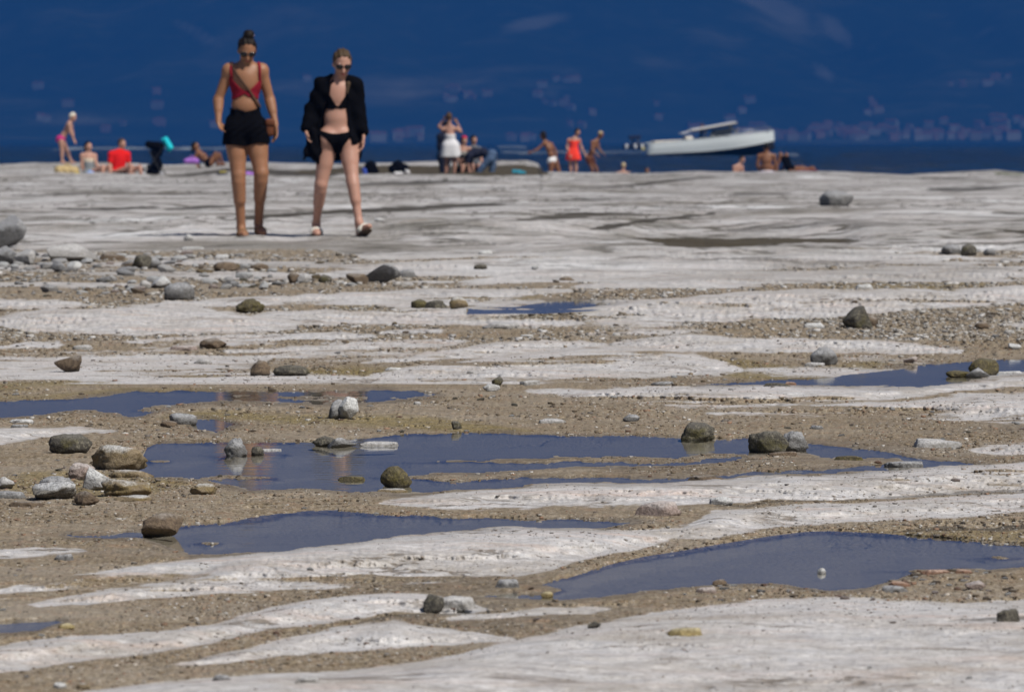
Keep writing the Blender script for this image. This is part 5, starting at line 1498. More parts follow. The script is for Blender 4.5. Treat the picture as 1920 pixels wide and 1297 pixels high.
# ================================================================== BATHERS
def bather(d, pts, o, skin, hair, hstyle, clothes, label, group, res=.014, base=None, extra=None):
    J = PJ(d, pts)
    if 'hs' not in o: o['hs'] = 1.08
    P, TB, HB = body_prims(J, o)
    G = grid_for(P, res)
    lowest = min(min(p['a'][2], p['b'][2]) if p['t'] == 'c' else p['c'][2] for p in P)
    b = base if base is not None else (float(J['pv'][0]), float(J['pv'][1]), float(lowest))
    rt = empty('person', b, label, 'person', group)
    field_mesh('body', add_prims(G, P), G, SK[skin], rt, 1)
    hf = hair_field(G, J, HB, o['hs'] * o.get('s', 1), hstyle)
    if hstyle == 'bun':
        bn = ellip(J['hd'] + (HB[:, 2] * .10 - HB[:, 1] * .05), (.05, .05, .045), HB, .02)
        hf = np.minimum(hf, prim_d(bn, G.ax[0][:, None, None], G.ax[1][None, :, None], G.ax[2][None, None, :]).astype(np.float32))
    field_mesh('cap' if hair == 'white' else 'hair', hf, G, HR[hair], rt, 0)
    Zc = G.ax[2][None, None, :]
    for nm, spec, off, cm, cut in clothes:
        cp = clip_prims(P, spec)
        if extra and nm in extra: cp += [capsule(*[ray_pt(*q) for q in e[:2]], e[2], e[3], .05) for e in extra[nm]]
        F = add_prims(G, cp, off, 1.3)
        if cut is not None:      # (z above, z below) in photo rows
            if cut[0] is not None: F = np.maximum(F, Zc - ray_pt(0, cut[0], d)[2])
            if cut[1] is not None: F = np.maximum(F, ray_pt(0, cut[1], d)[2] - Zc)
        field_mesh(nm, F.astype(np.float32), G, CL[cm], rt, 1)
    return rt
TOR, PEL = {'torso': None, 'bust': None}, {'pelvis': None}
GRP = 'bathers along the far edge of the rock'
DL = 139.0
# standing, bent forward in a pink bikini
bather(160.0, dict(hd=(137, 220, 0), fwd=(.85, -.2, -.35), nk=(131, 230), sL=(130, 234, -.17), sR=(134, 235, .17), ch=(127, 243), wa=(121, 252), pv=(116, 261), eL=(133, 247, -.2), wL=(138, 260, -.18), eR=(136, 248, .2), wR=(139, 261, .18),
    hL=(115, 264, -.09), hR=(117, 264, .09), kL=(117, 284, -.09), aL=(117, 302, -.09), kR=(126, 283, .09), aR=(134, 302, .09), tL=(123, 305, -.1), tR=(141, 305, .09)),
    dict(facing=1, cw=.13, hw=.16, bust=.05, lr=.92), 'pale', 'white', 'short', [('bikini_bottom', {'pelvis': None}, .012, 'magenta', (253, 271)), ('bikini_top', {'torso': None, 'bust': None}, .010, 'magenta', (247, 241))],
    'woman with a pale cap and pink bikini standing bent forward', GRP)
bather(DL, dict(hd=(166, 275, 0), fwd=(.6, -.75, -.05), nk=(166, 287), sL=(154, 292, -.04), sR=(178, 292, .05), ch=(166, 301), pv=(168, 325), eL=(154, 309, -.06), wL=(158, 325, -.05), eR=(181, 308, -.05), wR=(190, 320, -.12),
    kL=(193, 313, -.3), aL=(191, 332, -.36), kR=(206, 312, -.12), aR=(207, 332, -.2), tL=(199, 334, -.5), tR=(214, 334, -.3)), dict(cw=.13, hw=.17, bust=.055), 'pale', 'dark', 'bob',
    [('dress', {'torso': None, 'bust': None, 'pelvis': None, 'thigh*': .35}, .018, 'grey', (303, None)), ('bodice', {'torso': None, 'bust': None}, .014, 'cream', (297, 306))], 'seated dark-haired woman in a pale top and grey patterned skirt', GRP)
bather(DL, dict(hd=(229, 270, 0), fwd=(.8, -.5, -.15), nk=(226, 283), sL=(209, 290, -.06), sR=(239, 290, .06), ch=(224, 300), pv=(221, 323), eL=(206, 309, -.1), wL=(212, 326, -.12), eR=(242, 308, .05), wR=(248, 322, -.1),
    kL=(247, 312, -.35), aL=(242, 332, -.4), kR=(262, 313, -.15), aR=(266, 332, -.25), tL=(250, 334, -.55), tR=(275, 334, -.35)), dict(cw=.16, ww=.15, hw=.16, dp=.115, ar=1.1), 'fair', 'brown', 'short',
    [('t_shirt', {'torso': None, 'uarmL': .65, 'uarmR': .65, 'pelvis': None}, .020, 'scarlet', (None, 319)), ('shorts', {'pelvis': None, 'thigh*': .6}, .022, 'black', (322, None))], 'seated man in a bright red T-shirt and black shorts', GRP)
bather(150.0, dict(hd=(367, 275, 0), fwd=(.8, -.4, .1), nk=(371, 283), sL=(371, 287, -.15), sR=(375, 287, .15), ch=(380, 294), wa=(386, 299), pv=(392, 303), eL=(364, 298, -.2), wL=(368, 307, -.22), eR=(368, 298, .2), wR=(372, 307, .2),
    kL=(404, 288, -.08), aL=(409, 305, -.08), kR=(411, 289, .08), aR=(417, 305, .08), tL=(414, 307, -.08), tR=(422, 307, .08)), dict(facing=1, cw=.13, hw=.16, bust=.05, lr=.85), 'brown', 'black', 'long',
    [('bikini_bottom', {'pelvis': None}, .014, 'black', None), ('bikini_top', {'torso': None, 'bust': None}, .010, 'darkred', (297, 288))], 'dark-haired woman sunbathing with her knees drawn up', GRP)
bather(147.0, dict(hd=(842, 221, 0), fwd=(.1, 1, -.1), nk=(843, 236), sL=(830, 243), sR=(857, 243), ch=(844, 256), pv=(845, 284), eL=(823, 238, .12), wL=(833, 224, .1), fL=(839, 217, .05), eR=(864, 248, .1), wR=(857, 230, .12), fR=(850, 222, .08),
    kL=(837, 308, .0), aL=(836, 328, 0), kR=(852, 308, -.02), aR=(852, 328, -.02), tL=(836, 331, .16), tR=(852, 331, .15)), dict(facing=1, cw=.125, hw=.165, lr=.92), 'fair', 'brown', 'bun',
    [('dress', {'torso': None, 'pelvis': None, 'thigh*': .35}, .020, 'white', (252, 295))], 'woman seen from behind in a white dress, hands at her hair', GRP,
    extra={'dress': [((840, 275, 147.0), (838, 300, 147.0), .15, .17), ((850, 275, 147.0), (852, 300, 147.0), .15, .17)]})
bather(149.5, dict(hd=(836, 236, 0), fwd=(-.5, .8, 0), nk=(835, 249), sL=(824, 256), sR=(846, 256), ch=(834, 266), pv=(833, 290), eL=(823, 272), wL=(825, 288), eR=(847, 272), wR=(845, 288), kL=(829, 310), aL=(829, 328), kR=(838, 310), aR=(838, 328)),
    dict(facing=1, s=.95, cw=.14), 'fair', 'dark', 'short', [('top', {'torso': None, 'uarm*': 1.0, 'farm*': .6}, .022, 'navy', None), ('trousers', {'pelvis': None, 'thigh*': 1.0, 'shin*': .9}, .022, 'navy', None)], 'person in navy clothes almost hidden behind the white dress', GRP)
bather(147.5, dict(hd=(870, 264, 0), fwd=(.4, -.8, -.35), nk=(867, 275), sL=(857, 279), sR=(880, 280), ch=(867, 292), pv=(866, 318), eL=(857, 295), wL=(864, 308, -.15), eR=(881, 296), wR=(878, 310, -.15), kL=(868, 310, -.3), aL=(866, 329, -.35), kR=(880, 311, -.25), aR=(881, 329, -.3)),
    dict(cw=.125, bust=.05), 'pale', 'dark', 'bob', [('top', {'torso': None, 'bust': None}, .016, 'floral', (284, None)), ('shorts', {'pelvis': None, 'thigh*': .7}, .020, 'olive', None), ('headscarf', {'head': None}, .014, 'pinkred', (None, 259))], 'crouching woman with a crimson headscarf and patterned top', GRP)
bather(149.0, dict(hd=(888, 263, 0), fwd=(.5, -.7, -.3), nk=(888, 275), sL=(877, 281), sR=(900, 281), ch=(888, 294), pv=(888, 317), eL=(876, 298), wL=(880, 312, -.15), eR=(902, 296), wR=(904, 310, -.1), kL=(886, 310, -.3), aL=(886, 328, -.3), kR=(898, 311, -.2), aR=(899, 328, -.25)),
    dict(cw=.14), 'fair', 'black', 'short', [('t_shirt', {'torso': None, 'uarm*': .6}, .018, 'greyfab', None), ('shorts', {'pelvis': None, 'thigh*': .8}, .020, 'black', None)], 'crouching person with a dark cap and grey T-shirt', GRP)
bather(146.0, dict(hd=(868, 299, 0), fwd=(-.7, -.3, -.7), nk=(877, 292), sL=(880, 292, -.18), sR=(884, 292, .18), ch=(893, 287), wa=(906, 286), pv=(921, 292), eL=(877, 305, -.2), wL=(879, 318, -.2), eR=(882, 306, .2), wR=(885, 319, .15), hL=(920, 297, -.1), hR=(922, 297, .1),
    kL=(906, 312, -.12), aL=(894, 330, -.12), kR=(924, 313, .1), aR=(921, 330, .1), tL=(884, 333, -.12), tR=(911, 333, .1)), dict(facing=-1, cw=.15, ww=.14, dp=.12), 'fair', 'black', 'short',
    [('jumper', {'torso': None, 'uarm*': .9}, .022, 'navy', None), ('jeans', {'pelvis': None, 'thigh*': 1.0, 'shin*': 1.0}, .022, 'jeans', None)], 'man in a navy jumper and jeans bent double', GRP)
bather(168.0, dict(hd=(1018, 254, 0), fwd=(-.4, .3, -.1), nk=(1022, 265), sL=(1020, 269, -.12), sR=(1034, 271, .1), ch=(1030, 279), wa=(1033, 289), pv=(1036, 301), eL=(1008, 280, -.16), wL=(997, 285, -.2), fL=(989, 288, -.2), eR=(1042, 284, .1), wR=(1043, 298, .0),
    kL=(1033, 322, -.1), aL=(1034, 338, .1), kR=(1048, 322, .05), aR=(1048, 338, .25)), dict(facing=1, s=.95, cw=.13, hw=.18, lr=1.15), 'brown', 'dark', 'bob', [('swim_trunks', {'pelvis': None}, .014, 'white', (293, 308))],
    'sun-browned bather with one arm stretched out sideways', GRP, base=(float((1036 - 960) * 168 / FPX), 168.0, -.12))
bather(168.0, dict(hd=(1083, 248, 0), fwd=(.3, -.6, -.3), nk=(1077, 259), sL=(1066, 263), sR=(1086, 263), ch=(1076, 272), pv=(1074, 290), eL=(1063, 276), wL=(1068, 289, -.12), eR=(1090, 276), wR=(1096, 288, -.1), kL=(1070, 314), aL=(1071, 336), kR=(1080, 314), aR=(1079, 336)),
    dict(s=.88, cw=.12, hw=.15, bust=.04, lr=.9), 'fair', 'dark', 'bob', [('swimming_dress', {'torso': None, 'bust': None, 'pelvis': None, 'thigh*': .22}, .018, 'coral', (264, 300))], 'girl in a coral red swimming dress looking down', GRP,
    extra={'swimming_dress': [((1071, 285, 168.0), (1070, 300, 168.0), .10, .13), ((1078, 285, 168.0), (1080, 300, 168.0), .10, .13)]})
bather(168.0, dict(hd=(1126, 253, 0), fwd=(.6, -.6, -.4), nk=(1119, 263), sL=(1110, 267, -.1), sR=(1121, 267, .1), ch=(1113, 276), wa=(1109, 286), pv=(1106, 296), eL=(1110, 281, -.15), wL=(1119, 290, -.18), eR=(1123, 280, .05), wR=(1132, 289, -.05), kL=(1110, 315, -.06), aL=(1111, 336, -.05), kR=(1118, 315, .08), aR=(1121, 336, .1)),
    dict(facing=-1, s=.85, cw=.12, hw=.14, lr=.9), 'brown', 'fairb', 'short', [('swim_shorts', {'pelvis': None, 'thigh*': .4}, .014, 'brown', (288, None))], 'blond child stooping beside the coral red swimming dress', GRP)
bather(169.0, dict(hd=(1169, 311, 0), fwd=(.2, .9, 0), nk=(1168, 321), sL=(1158, 325), sR=(1178, 325), ch=(1168, 333), pv=(1168, 346), eL=(1156, 337), wL=(1158, 346), eR=(1180, 337), wR=(1178, 346), kL=(1164, 346, .3), aL=(1164, 350, .6), kR=(1173, 346, .3), aR=(1173, 350, .6)),
    dict(facing=1, s=.8), 'pale', 'fairb', 'short', [('top', {'torso': None}, .014, 'coral', (328, None))], 'blond child whose head just shows above the rock edge', GRP)
bather(186.0, dict(hd=(1213, 321, 0), fwd=(.2, -.9, 0), nk=(1213, 329), sL=(1206, 331), sR=(1220, 331), ch=(1213, 337), pv=(1213, 356), eL=(1203, 340), wL=(1203, 350), eR=(1223, 340), wR=(1223, 350), kL=(1209, 374), aL=(1209, 392), kR=(1217, 374), aR=(1217, 392)),
    dict(s=.9), 'brown', 'black', 'short', [], 'dark-haired swimmer with only the head showing over the rock', GRP)
bather(166.0, dict(hd=(1391, 299, 0), fwd=(.7, -.5, -.4), nk=(1386, 309), sL=(1376, 313, -.08), sR=(1391, 313, .1), ch=(1382, 320), pv=(1377, 334), eL=(1376, 324, -.1), wL=(1382, 333, -.15), eR=(1393, 323, .05), wR=(1391, 333, -.05), kL=(1392, 326, .1), aL=(1393, 337, .15), kR=(1396, 326, .25), aR=(1397, 337, .3)),
    dict(facing=-1, s=.85, cw=.12, lr=.85), 'fair', 'black', 'short', [('swim_shorts', {'pelvis': None, 'thigh*': .5}, .014, 'black', None)], 'black-haired boy leaning forward behind the rock edge', GRP)
bather(163.5, dict(hd=(1437, 276, 0), fwd=(0, 1, -.1), nk=(1437, 287), sL=(1423, 293), sR=(1451, 293), ch=(1437, 302), pv=(1438, 325), eL=(1420, 309), wL=(1424, 322, .1), eR=(1454, 309), wR=(1451, 322, .1), kL=(1428, 313, .4), aL=(1426, 327, .7), kR=(1449, 313, .4), aR=(1450, 327, .7)),
    dict(facing=1, cw=.165, ww=.15, dp=.115, ar=1.15), 'brown', 'black', 'short', [('swim_shorts', {'pelvis': None, 'thigh*': .6}, .016, 'white', (320, None))], 'bare-backed man sitting with his back to the lens', GRP)
bather(164.0, dict(hd=(1522, 318, 0), fwd=(.3, -.3, .9), nk=(1513, 318), sL=(1508, 317, -.17), sR=(1508, 317, .17), ch=(1500, 317), wa=(1492, 317), pv=(1484, 317), eL=(1498, 320, -.24), wL=(1488, 320, -.25), eR=(1498, 319, .24), wR=(1488, 319, .25), kL=(1463, 289, -.06), aL=(1456, 317, -.08), kR=(1474, 290, .12), aR=(1468, 317, .12), tL=(1447, 320, -.08), tR=(1459, 320, .12)),
    dict(facing=-1, cw=.15, dp=.10, lr=.9), 'brown', 'black', 'short', [('swim_shorts', {'pelvis': None, 'thigh*': .75}, .018, 'black', None)], 'person lying flat with raised knees and black shorts', GRP)

# ------------------------------------------------------------------ things left on the rock
def soft(name, label, cat, prims, mat, part=None, res=.016, wr=.008, parts=()):
    g = grid_for(prims, res, .04)
    F = add_prims(g, prims)
    if wr: F = F + (wr * np.sin(g.ax[0][:, None, None] * 40 + g.ax[2][None, None, :] * 30) * np.sin(g.ax[1][None, :, None] * 37)).astype(np.float32)
    lo = np.min([np.minimum(p['a'], p['b']) if p['t'] == 'c' else p['c'] for p in prims], 0)
    c = np.mean([p['a'] if p['t'] == 'c' else p['c'] for p in prims], 0)
    if not parts:
        class L: location = (float(c[0]), float(c[1]), float(lo[2]))
        P_, Q_ = nets(F, g)
        o = mesh_from(name, P_ - np.array(L.location), Q_, CL[mat], None, L.location)
        return tag(o, label, cat)
    rt = empty(name, (float(c[0]), float(c[1]), float(lo[2])), label, cat)
    field_mesh(part or 'body', F, g, CL[mat], rt, 0)
    for pn, pp, pm in parts:
        g = grid_for(pp, res * .6, .03)
        field_mesh(pn, add_prims(g, pp), g, CL[pm], rt, 0)
    return rt
def q(u, v, d=DL, dy=0.0): return ray_pt(u, v, d + dy)
soft('straw_bag', 'yellowish straw beach bag in front of the seated woman', 'bag', [capsule(q(112, 320), q(140, 321), .13, .12, .03), capsule(q(114, 327), q(142, 328), .09, .09, .03)], 'straw', 'bag_body', parts=[('handle', [capsule(q(118, 312), q(127, 307), .02, .02), capsule(q(127, 307), q(136, 313), .02, .02)], 'straw')])
soft('yellow_cloth', 'crumpled yellow cloth lying by the straw bag', 'cloth', [capsule(q(142, 327, DL, -.2), q(156, 329, DL, -.2), .05, .05, .03)], 'yellow')
soft('blue_towel', 'light blue towel on the lap of the grey patterned skirt', 'towel', [capsule(q(168, 325, DL, -.28), q(180, 331, DL, -.35), .07, .08, .03)], 'ltblue')
soft('violet_bag', 'violet bag at the head of the sunbathing woman', 'bag', [capsule(q(350, 302, 149.5), q(368, 302, 149.5), .075, .08, .03)], 'violet', 'bag_body', parts=[('handle', [capsule(q(354, 297, 149.5), q(360, 293, 149.5), .016, .016), capsule(q(360, 293, 149.5), q(366, 297, 149.5), .016, .016)], 'violet')])
soft('black_bag', 'small black bag behind the first walker\'s calves', 'bag', [capsule(q(410, 328, 135), q(424, 328, 135), .06, .05, .02)], 'navy', 'bag_body', parts=[('strap', [capsule(q(412, 323, 135), q(424, 322, 135), .015, .015)], 'yellow')])
soft('violet_towel', 'violet towel seen between the first walker\'s legs', 'towel', [capsule(q(464, 327, 135), q(478, 328, 135), .07, .05, .02), capsule(q(478, 328, 135), q(506, 332, 135), .05, .02, .02)], 'violet')
soft('black_backpack', 'round black backpack beside the second walker\'s shin', 'backpack', [ellip(q(695, 314, 140), (.16, .14, .17), None), capsule(q(688, 322, 140), q(704, 322, 140), .09, .09, .03)], 'black', 'pack_body', parts=[('pocket', [ellip(q(695, 320, 139.85), (.10, .05, .07))], 'black')])
soft('blue_bottle_bag', 'bright blue bag squeezed against the round black backpack', 'bag', [capsule(q(683, 318, 139.7), q(685, 325, 139.7), .05, .06, .02)], 'blue')
soft('black_holdall', 'wide black holdall with white things at its foot', 'bag', [capsule(q(738, 317, 140), q(758, 316, 140), .13, .12, .03), ellip(q(746, 310, 140), (.14, .12, .12), None)], 'black', 'bag_body', parts=[('handle', [capsule(q(740, 306, 140), q(748, 301, 140), .018, .018), capsule(q(748, 301, 140), q(756, 307, 140), .018, .018)], 'black')])
soft('white_cloth', 'white cloth heap in front of the wide black holdall', 'cloth', [capsule(q(740, 325, 139.4), q(752, 325, 139.4), .035, .04, .02), capsule(q(762, 321, 139.4), q(766, 323, 139.4), .04, .04, .02)], 'white')
soft('teal_bag', 'teal bag lying in the dark hollow under the middle ledge', 'bag', [capsule(q(964, 323, 142), q(982, 325, 142), .07, .06, .02)], 'teal')
soft('dark_towel', 'maroon towel beneath the lying person\'s head', 'towel', [capsule(q(1495, 322, 163.6), q(1530, 321, 163.6), .045, .05, .02)], 'darkred')
soft('pale_towel', 'pale lilac towel under the bare-backed man', 'towel', [capsule(q(1424, 324, 163.2), q(1450, 323, 163.2), .035, .035, .02)], 'lilac')

# pushchair: black seat and hood, tube frame, four wheels, turquoise cloth on the handle
DP = 140.0
pr = empty('pushchair', tuple(q(288, 332, DP)), 'black pushchair standing beside the man in red', 'pushchair')
def tube_part(name, segs, mat, root, k=.0, res=.012):
    pp = [capsule(a, b, r, r2, k) for a, b, r, r2 in segs]
    g = grid_for(pp, res, .03)
    return field_mesh(name, add_prims(g, pp), g, mat, root, 0)
FR = simple_mat('pushchair_frame', (.012, .012, .014), .5, .1, 30, 0, .4)
TY = simple_mat('pushchair_tyre', (.012, .012, .012), .9); HUB = simple_mat('pushchair_hub', (.35, .35, .37), .5)
for sd in (-.22, .22):
    tube_part('frame_tube', [(q(309, 272, DP, sd), q(272, 326, DP, sd), .016, .016), (q(278, 280, DP, sd), q(304, 327, DP, sd), .016, .016)], FR, pr)
tube_part('handle', [(q(309, 272, DP, -.22), q(309, 272, DP, .22), .018, .018)], FR, pr)
tube_part('seat', [(q(290, 286, DP, 0), q(297, 310, DP, 0), .10, .11), (q(297, 310, DP, 0), q(280, 314, DP, 0), .10, .07)], CL['black'], pr, .05, .016)
tube_part('hood', [(q(279, 271, DP, 0), q(298, 276, DP, 0), .09, .13), (q(298, 276, DP, 0), q(299, 288, DP, 0), .12, .08)], CL['black'], pr, .05, .016)
tube_part('basket', [(q(280, 323, DP, 0), q(300, 324, DP, 0), .08, .08)], CL['black'], pr, .03, .016)
tube_part('footrest', [(q(270, 318, DP, -.12), q(270, 318, DP, .12), .04, .04)], FR, pr)
def wheel(c, r, root):
    bm = bmesh.new(); n = 20
    vs = [[bm.verts.new((r * rr * math.cos(2 * math.pi * i / n), y, r * rr * math.sin(2 * math.pi * i / n))) for i in range(n)] for rr, y in ((.8, -.02), (1, -.012), (1, .012), (.8, .02))]
    for a in range(4):
        for i in range(n): bm.faces.new((vs[a][i], vs[a][(i + 1) % n], vs[(a + 1) % 4][(i + 1) % n], vs[(a + 1) % 4][i]))
    v = np.array([x.co[:] for x in bm.verts]); f = [[p.index for p in (bm.verts.index_update() or ff.verts)] for ff in bm.faces]
    bm.free()
    w_ = empty_part('wheel', root)
    mesh_from('tyre', v + c - np.array(root.location), f, TY, w_)
    gg = [capsule(np.array(c) - (0, .012, 0), np.array(c) + (0, .012, 0), r * .55, r * .55, 0)]
    g = grid_for(gg, .01, .02)
    o = field_mesh('hub', add_prims(g, gg), g, HUB, root, 0); o.parent = w_
def empty_part(name, root):
    o = bpy.data.objects.new(name, None); COL.objects.link(o); o.parent = root; o.empty_display_size = .05
    return o
for u_, sd in ((270, -.22), (270, .22), (303, -.24), (303, .24)):
    wheel(q(u_, 325.5, DP, sd), .095, pr)
soft('turquoise_cloth', 'turquoise cloth draped over the pushchair handle', 'cloth', [capsule(q(311, 262, DP, -.1), q(318, 277, DP, -.1), .07, .09, .03), capsule(q(306, 262, DP, .1), q(312, 270, DP, .1), .04, .06, .03)], 'turq')

# ================================================================== BOATS
def loft(secs, closed=False):
    n = len(secs[0]); V_ = np.concatenate(secs); F_ = []
    for i in range(len(secs) - 1):
        for j in range(n - 1):
            F_.append((i * n + j, (i + 1) * n + j, (i + 1) * n + j + 1, i * n + j + 1))
    return V_, F_
HULL = simple_mat('white_gelcoat', (.62, .66, .66), .25, .05, 3, 0, .5)
HULLB = simple_mat('dark_antifouling', (.02, .022, .025), .6)
DECK = simple_mat('boat_deck', (.55, .52, .45), .6, .1, 6)
ROOFM = simple_mat('white_hardtop', (.72, .70, .66), .35, .05, 3, 0, .5)
DARKM = simple_mat('hardtop_underside', (.05, .045, .035), .6)
CHR = simple_mat('polished_steel', (.7, .7, .7), .12, .02, 5, 0, .5, 1.0)
GLASSM = simple_mat('tinted_windscreen', (.02, .025, .03), .1, .1, 3, 0, .5)
DB = 430.0
bx = (1212 - UC) * DB / FPX
BL = 243 * DB / FPX
boat = empty('motorboat', (bx, DB, LZ), 'sleek white motorboat with a slanted hardtop speeding along the shore', 'boat')
boat.rotation_euler = (0, math.radians(-2.8), math.radians(6))
st = np.linspace(0, 1, 26)
def hull_sec(t, which):
    bw = 1.45 * (1 - max(0, (t - .55) / .45) ** 2.4 * .93)
    sheer = .98 + .50 * t ** 1.4
    chine = .16 + .55 * max(0, (t - .4) / .6) ** 1.7
    keel = -.32 + .42 * max(0, (t - .78) / .22) ** 2.2
    x = t * BL + (.10 * (1 - t))
    if which == 'top':
        rows = [(1.0, sheer), (1.02, lerp(chine, sheer, .72)), (1.0, lerp(chine, sheer, .4)), (.95, chine)]
        left = [(x - (.30 * (1 - t) if z < .3 else 0), -bw * k, z) for k, z in rows]
        return np.array(left), np.array([(a, -b, c) for a, b, c in left])
    return np.array([(x, -bw * .95, chine - .003), (x, -bw * .92, chine - .06), (x, -bw * .4, lerp(chine, keel, .6)), (x, 0, keel), (x, bw * .4, lerp(chine, keel, .6)), (x, bw * .92, chine - .06), (x, bw * .95, chine - .003)])
sa = [hull_sec(t, 'top') for t in st]
VA, FA = loft([s_[0] for s_ in sa]); VB_, FB = loft([s_[1] for s_ in sa])
VH_ = np.concatenate([VA, VB_]); FH = FA + [tuple(np.array(f[::-1]) + len(VA)) for f in FB]
k4 = len(VA)
FH.append((0, 1, 2, 3, k4 + 3, k4 + 2, k4 + 1, k4))                        # transom
nl = len(VA) - 4
FH.append(tuple([nl + 3, nl + 2, nl + 1, nl, k4 + nl, k4 + nl + 1, k4 + nl + 2, k4 + nl + 3]))
mesh_from('hull', VH_, FH, HULL, boat)
Vb, Fb = loft([hull_sec(t, 'bot') for t in st])
mesh_from('hull_bottom', Vb, Fb, HULLB, boat)
dk = [np.array([s_[0][0] * (1, .97, 1) - (0, 0, .03), s_[1][0] * (1, .97, 1) - (0, 0, .03)]) for s_ in sa]
Vd, Fd = loft(dk); mesh_from('deck', Vd, Fd, DECK, boat)
rub = []
for sg in (0, 1):
    rr = [s_[sg][0] + np.array([0, (-.02 if sg == 0 else .02), .02]) for s_ in sa]
    rub += [capsule(rr[i], rr[i + 1], .035, .035, 0) for i in range(len(rr) - 1)]
g = grid_for(rub, .04, .08); P_, Q_ = nets(add_prims(g, rub), g); mesh_from('rubbing_strake', P_, Q_, HULL, boat)
def bpart(name, c, dims, mat, rx=(0, 0, 0), bev=.3):
    bm = bmesh.new(); bmesh.ops.create_cube(bm, size=1.0); bmesh.ops.scale(bm, vec=dims, verts=bm.verts)
    bmesh.ops.bevel(bm, geom=list(bm.edges), offset=min(dims) * bev, segments=3, profile=.5, affect='EDGES')
    from mathutils import Euler
    bmesh.ops.rotate(bm, cent=(0, 0, 0), matrix=Euler(rx).to_matrix(), verts=bm.verts)
    bmesh.ops.translate(bm, vec=c, verts=bm.verts)
    me = bpy.data.meshes.new(name); bm.to_mesh(me); bm.free()
    return link_mesh(name, me, mat, boat)
bpart('hardtop', (5.1, 0, 2.02), (3.5, 2.3, .12), ROOFM, (0, math.radians(-7), 0))
bpart('hardtop_underside', (5.3, 0, 1.90), (3.3, 2.1, .08), DARKM, (0, math.radians(-7), 0))
bpart('visor', (3.1, 0, 1.68), (.9, 1.9, .05), ROOFM, (0, math.radians(-12), 0))
bpart('windscreen', (6.7, 0, 1.72), (.06, 1.9, .85), GLASSM, (0, math.radians(-48), 0), .2)
for sg in (-1, 1):
    bpart('hardtop_support', (4.4, sg * .95, 1.35), (.12, .08, 1.15), DARKM, (0, math.radians(18), 0))
    bpart('side_window', (5.8, sg * 1.02, 1.55), (1.3, .04, .5), GLASSM, (0, math.radians(-6), 0), .2)
bpart('console', (5.4, 0, 1.15), (1.1, .9, .9), HULL)
bpart('sunpad', (1.6, 0, 1.02), (2.2, 2.1, .22), simple_mat('sunpad_vinyl', (.62, .56, .46), .7, .08, 6), (0, 0, 0))
bpart('seat', (3.2, 0, 1.15), (.6, 1.9, .5), simple_mat('seat_vinyl', (.62, .58, .52), .7, .08, 6))
for c in ((6.9, -1.15, 1.78), (9.35, -.62, 1.66)):
    gg = [ellip(c, (.10, .10, .10))]; g = grid_for(gg, .02, .05); P_, Q_ = nets(add_prims(g, gg), g); mesh_from('navigation_light', P_, Q_, CHR, boat)
rail = []
pts_ = [(s_[0][0] * (1, .92, 1) + np.array([0, 0, .32])) for s_ in sa[17:]]
rail += [capsule(pts_[i], pts_[i + 1], .022, .022) for i in range(len(pts_) - 1)]
rail += [capsule(p_ - np.array([0, 0, .32]), p_, .02, .02) for p_ in pts_[::3]]
g = grid_for(rail, .025, .06); P_, Q_ = nets(add_prims(g, rail), g); mesh_from('bow_rail', P_, Q_, CHR, boat)
bw_ = boat.matrix_basis if False else Matrix.Translation(boat.location) @ boat.rotation_euler.to_matrix().to_4x4()
pc = np.array(bw_ @ Vector((4.2, -.3, 1.02)))
sx = FPX / DB
pu, pvv = UC + pc[0] * FPX / pc[1], VH + (HC - pc[2]) * FPX / pc[1]
def at_boat(dx, dz, dy=0.0): return (pu + dx * FPX / pc[1], pvv - dz * FPX / pc[1], dy)
bather(float(pc[1]), dict(hd=at_boat(.05, 1.12), fwd=(1, -.2, 0), nk=at_boat(0, .92), sL=at_boat(0, .85, -.2), sR=at_boat(.02, .85, .2), ch=at_boat(-.02, .62), pv=at_boat(-.05, .15), eL=at_boat(.15, .6, -.25), wL=at_boat(.4, .62, -.2), eR=at_boat(.15, .6, .25), wR=at_boat(.4, .62, .2),
    kL=at_boat(.38, .2, -.1), aL=at_boat(.42, -.2, -.1), kR=at_boat(.38, .2, .1), aR=at_boat(.42, -.2, .1)), dict(facing=1), 'brown', 'dark', 'short', [('t_shirt', {'torso': None, 'uarm*': .6}, .02, 'navy', None), ('shorts', {'pelvis': None, 'thigh*': .8}, .02, 'navy', None)],
    'dark figure at the helm under the slanted hardtop', 'people aboard the boats', .03)

# small boat farther out, with white fenders and a dark canopy
DS = 900.0
sbx = (1168 - UC) * DS / FPX
sb = empty('launch', (sbx, DS, LZ), 'small dark launch with white fenders far out on the lake', 'boat')
st = np.linspace(0, 1, 16)
sl_ = 48 * DS / FPX
secs = []
for t in st:
    bw = .8 * (1 - max(0, (t - .5) / .5) ** 2.2 * .95)
    sh_ = .75 + .35 * t ** 2
    secs.append(np.array([(t * sl_, -bw, sh_), (t * sl_, -bw * .95, .3), (t * sl_, -bw * .7, -.1), (t * sl_, bw * .7, -.1), (t * sl_, bw * .95, .3), (t * sl_, bw, sh_)]))
Vb, Fb = loft(secs); Fb.append(tuple(range(6)))
mesh_from('hull', Vb, Fb, simple_mat('launch_hull', (.035, .04, .05), .4), sb)
Vd, Fd = loft([s_[[0, 5]] - np.array([0, 0, .12]) for s_ in secs]); mesh_from('deck', Vd, Fd, DECK, sb)
def sb_part(name, segs, mat, res=.05):
    pp = [capsule(a, b, r, r2, .02) for a, b, r, r2 in segs]
    g = grid_for(pp, res, .1); P_, Q_ = nets(add_prims(g, pp), g)
    return mesh_from(name, P_, Q_, mat, sb)
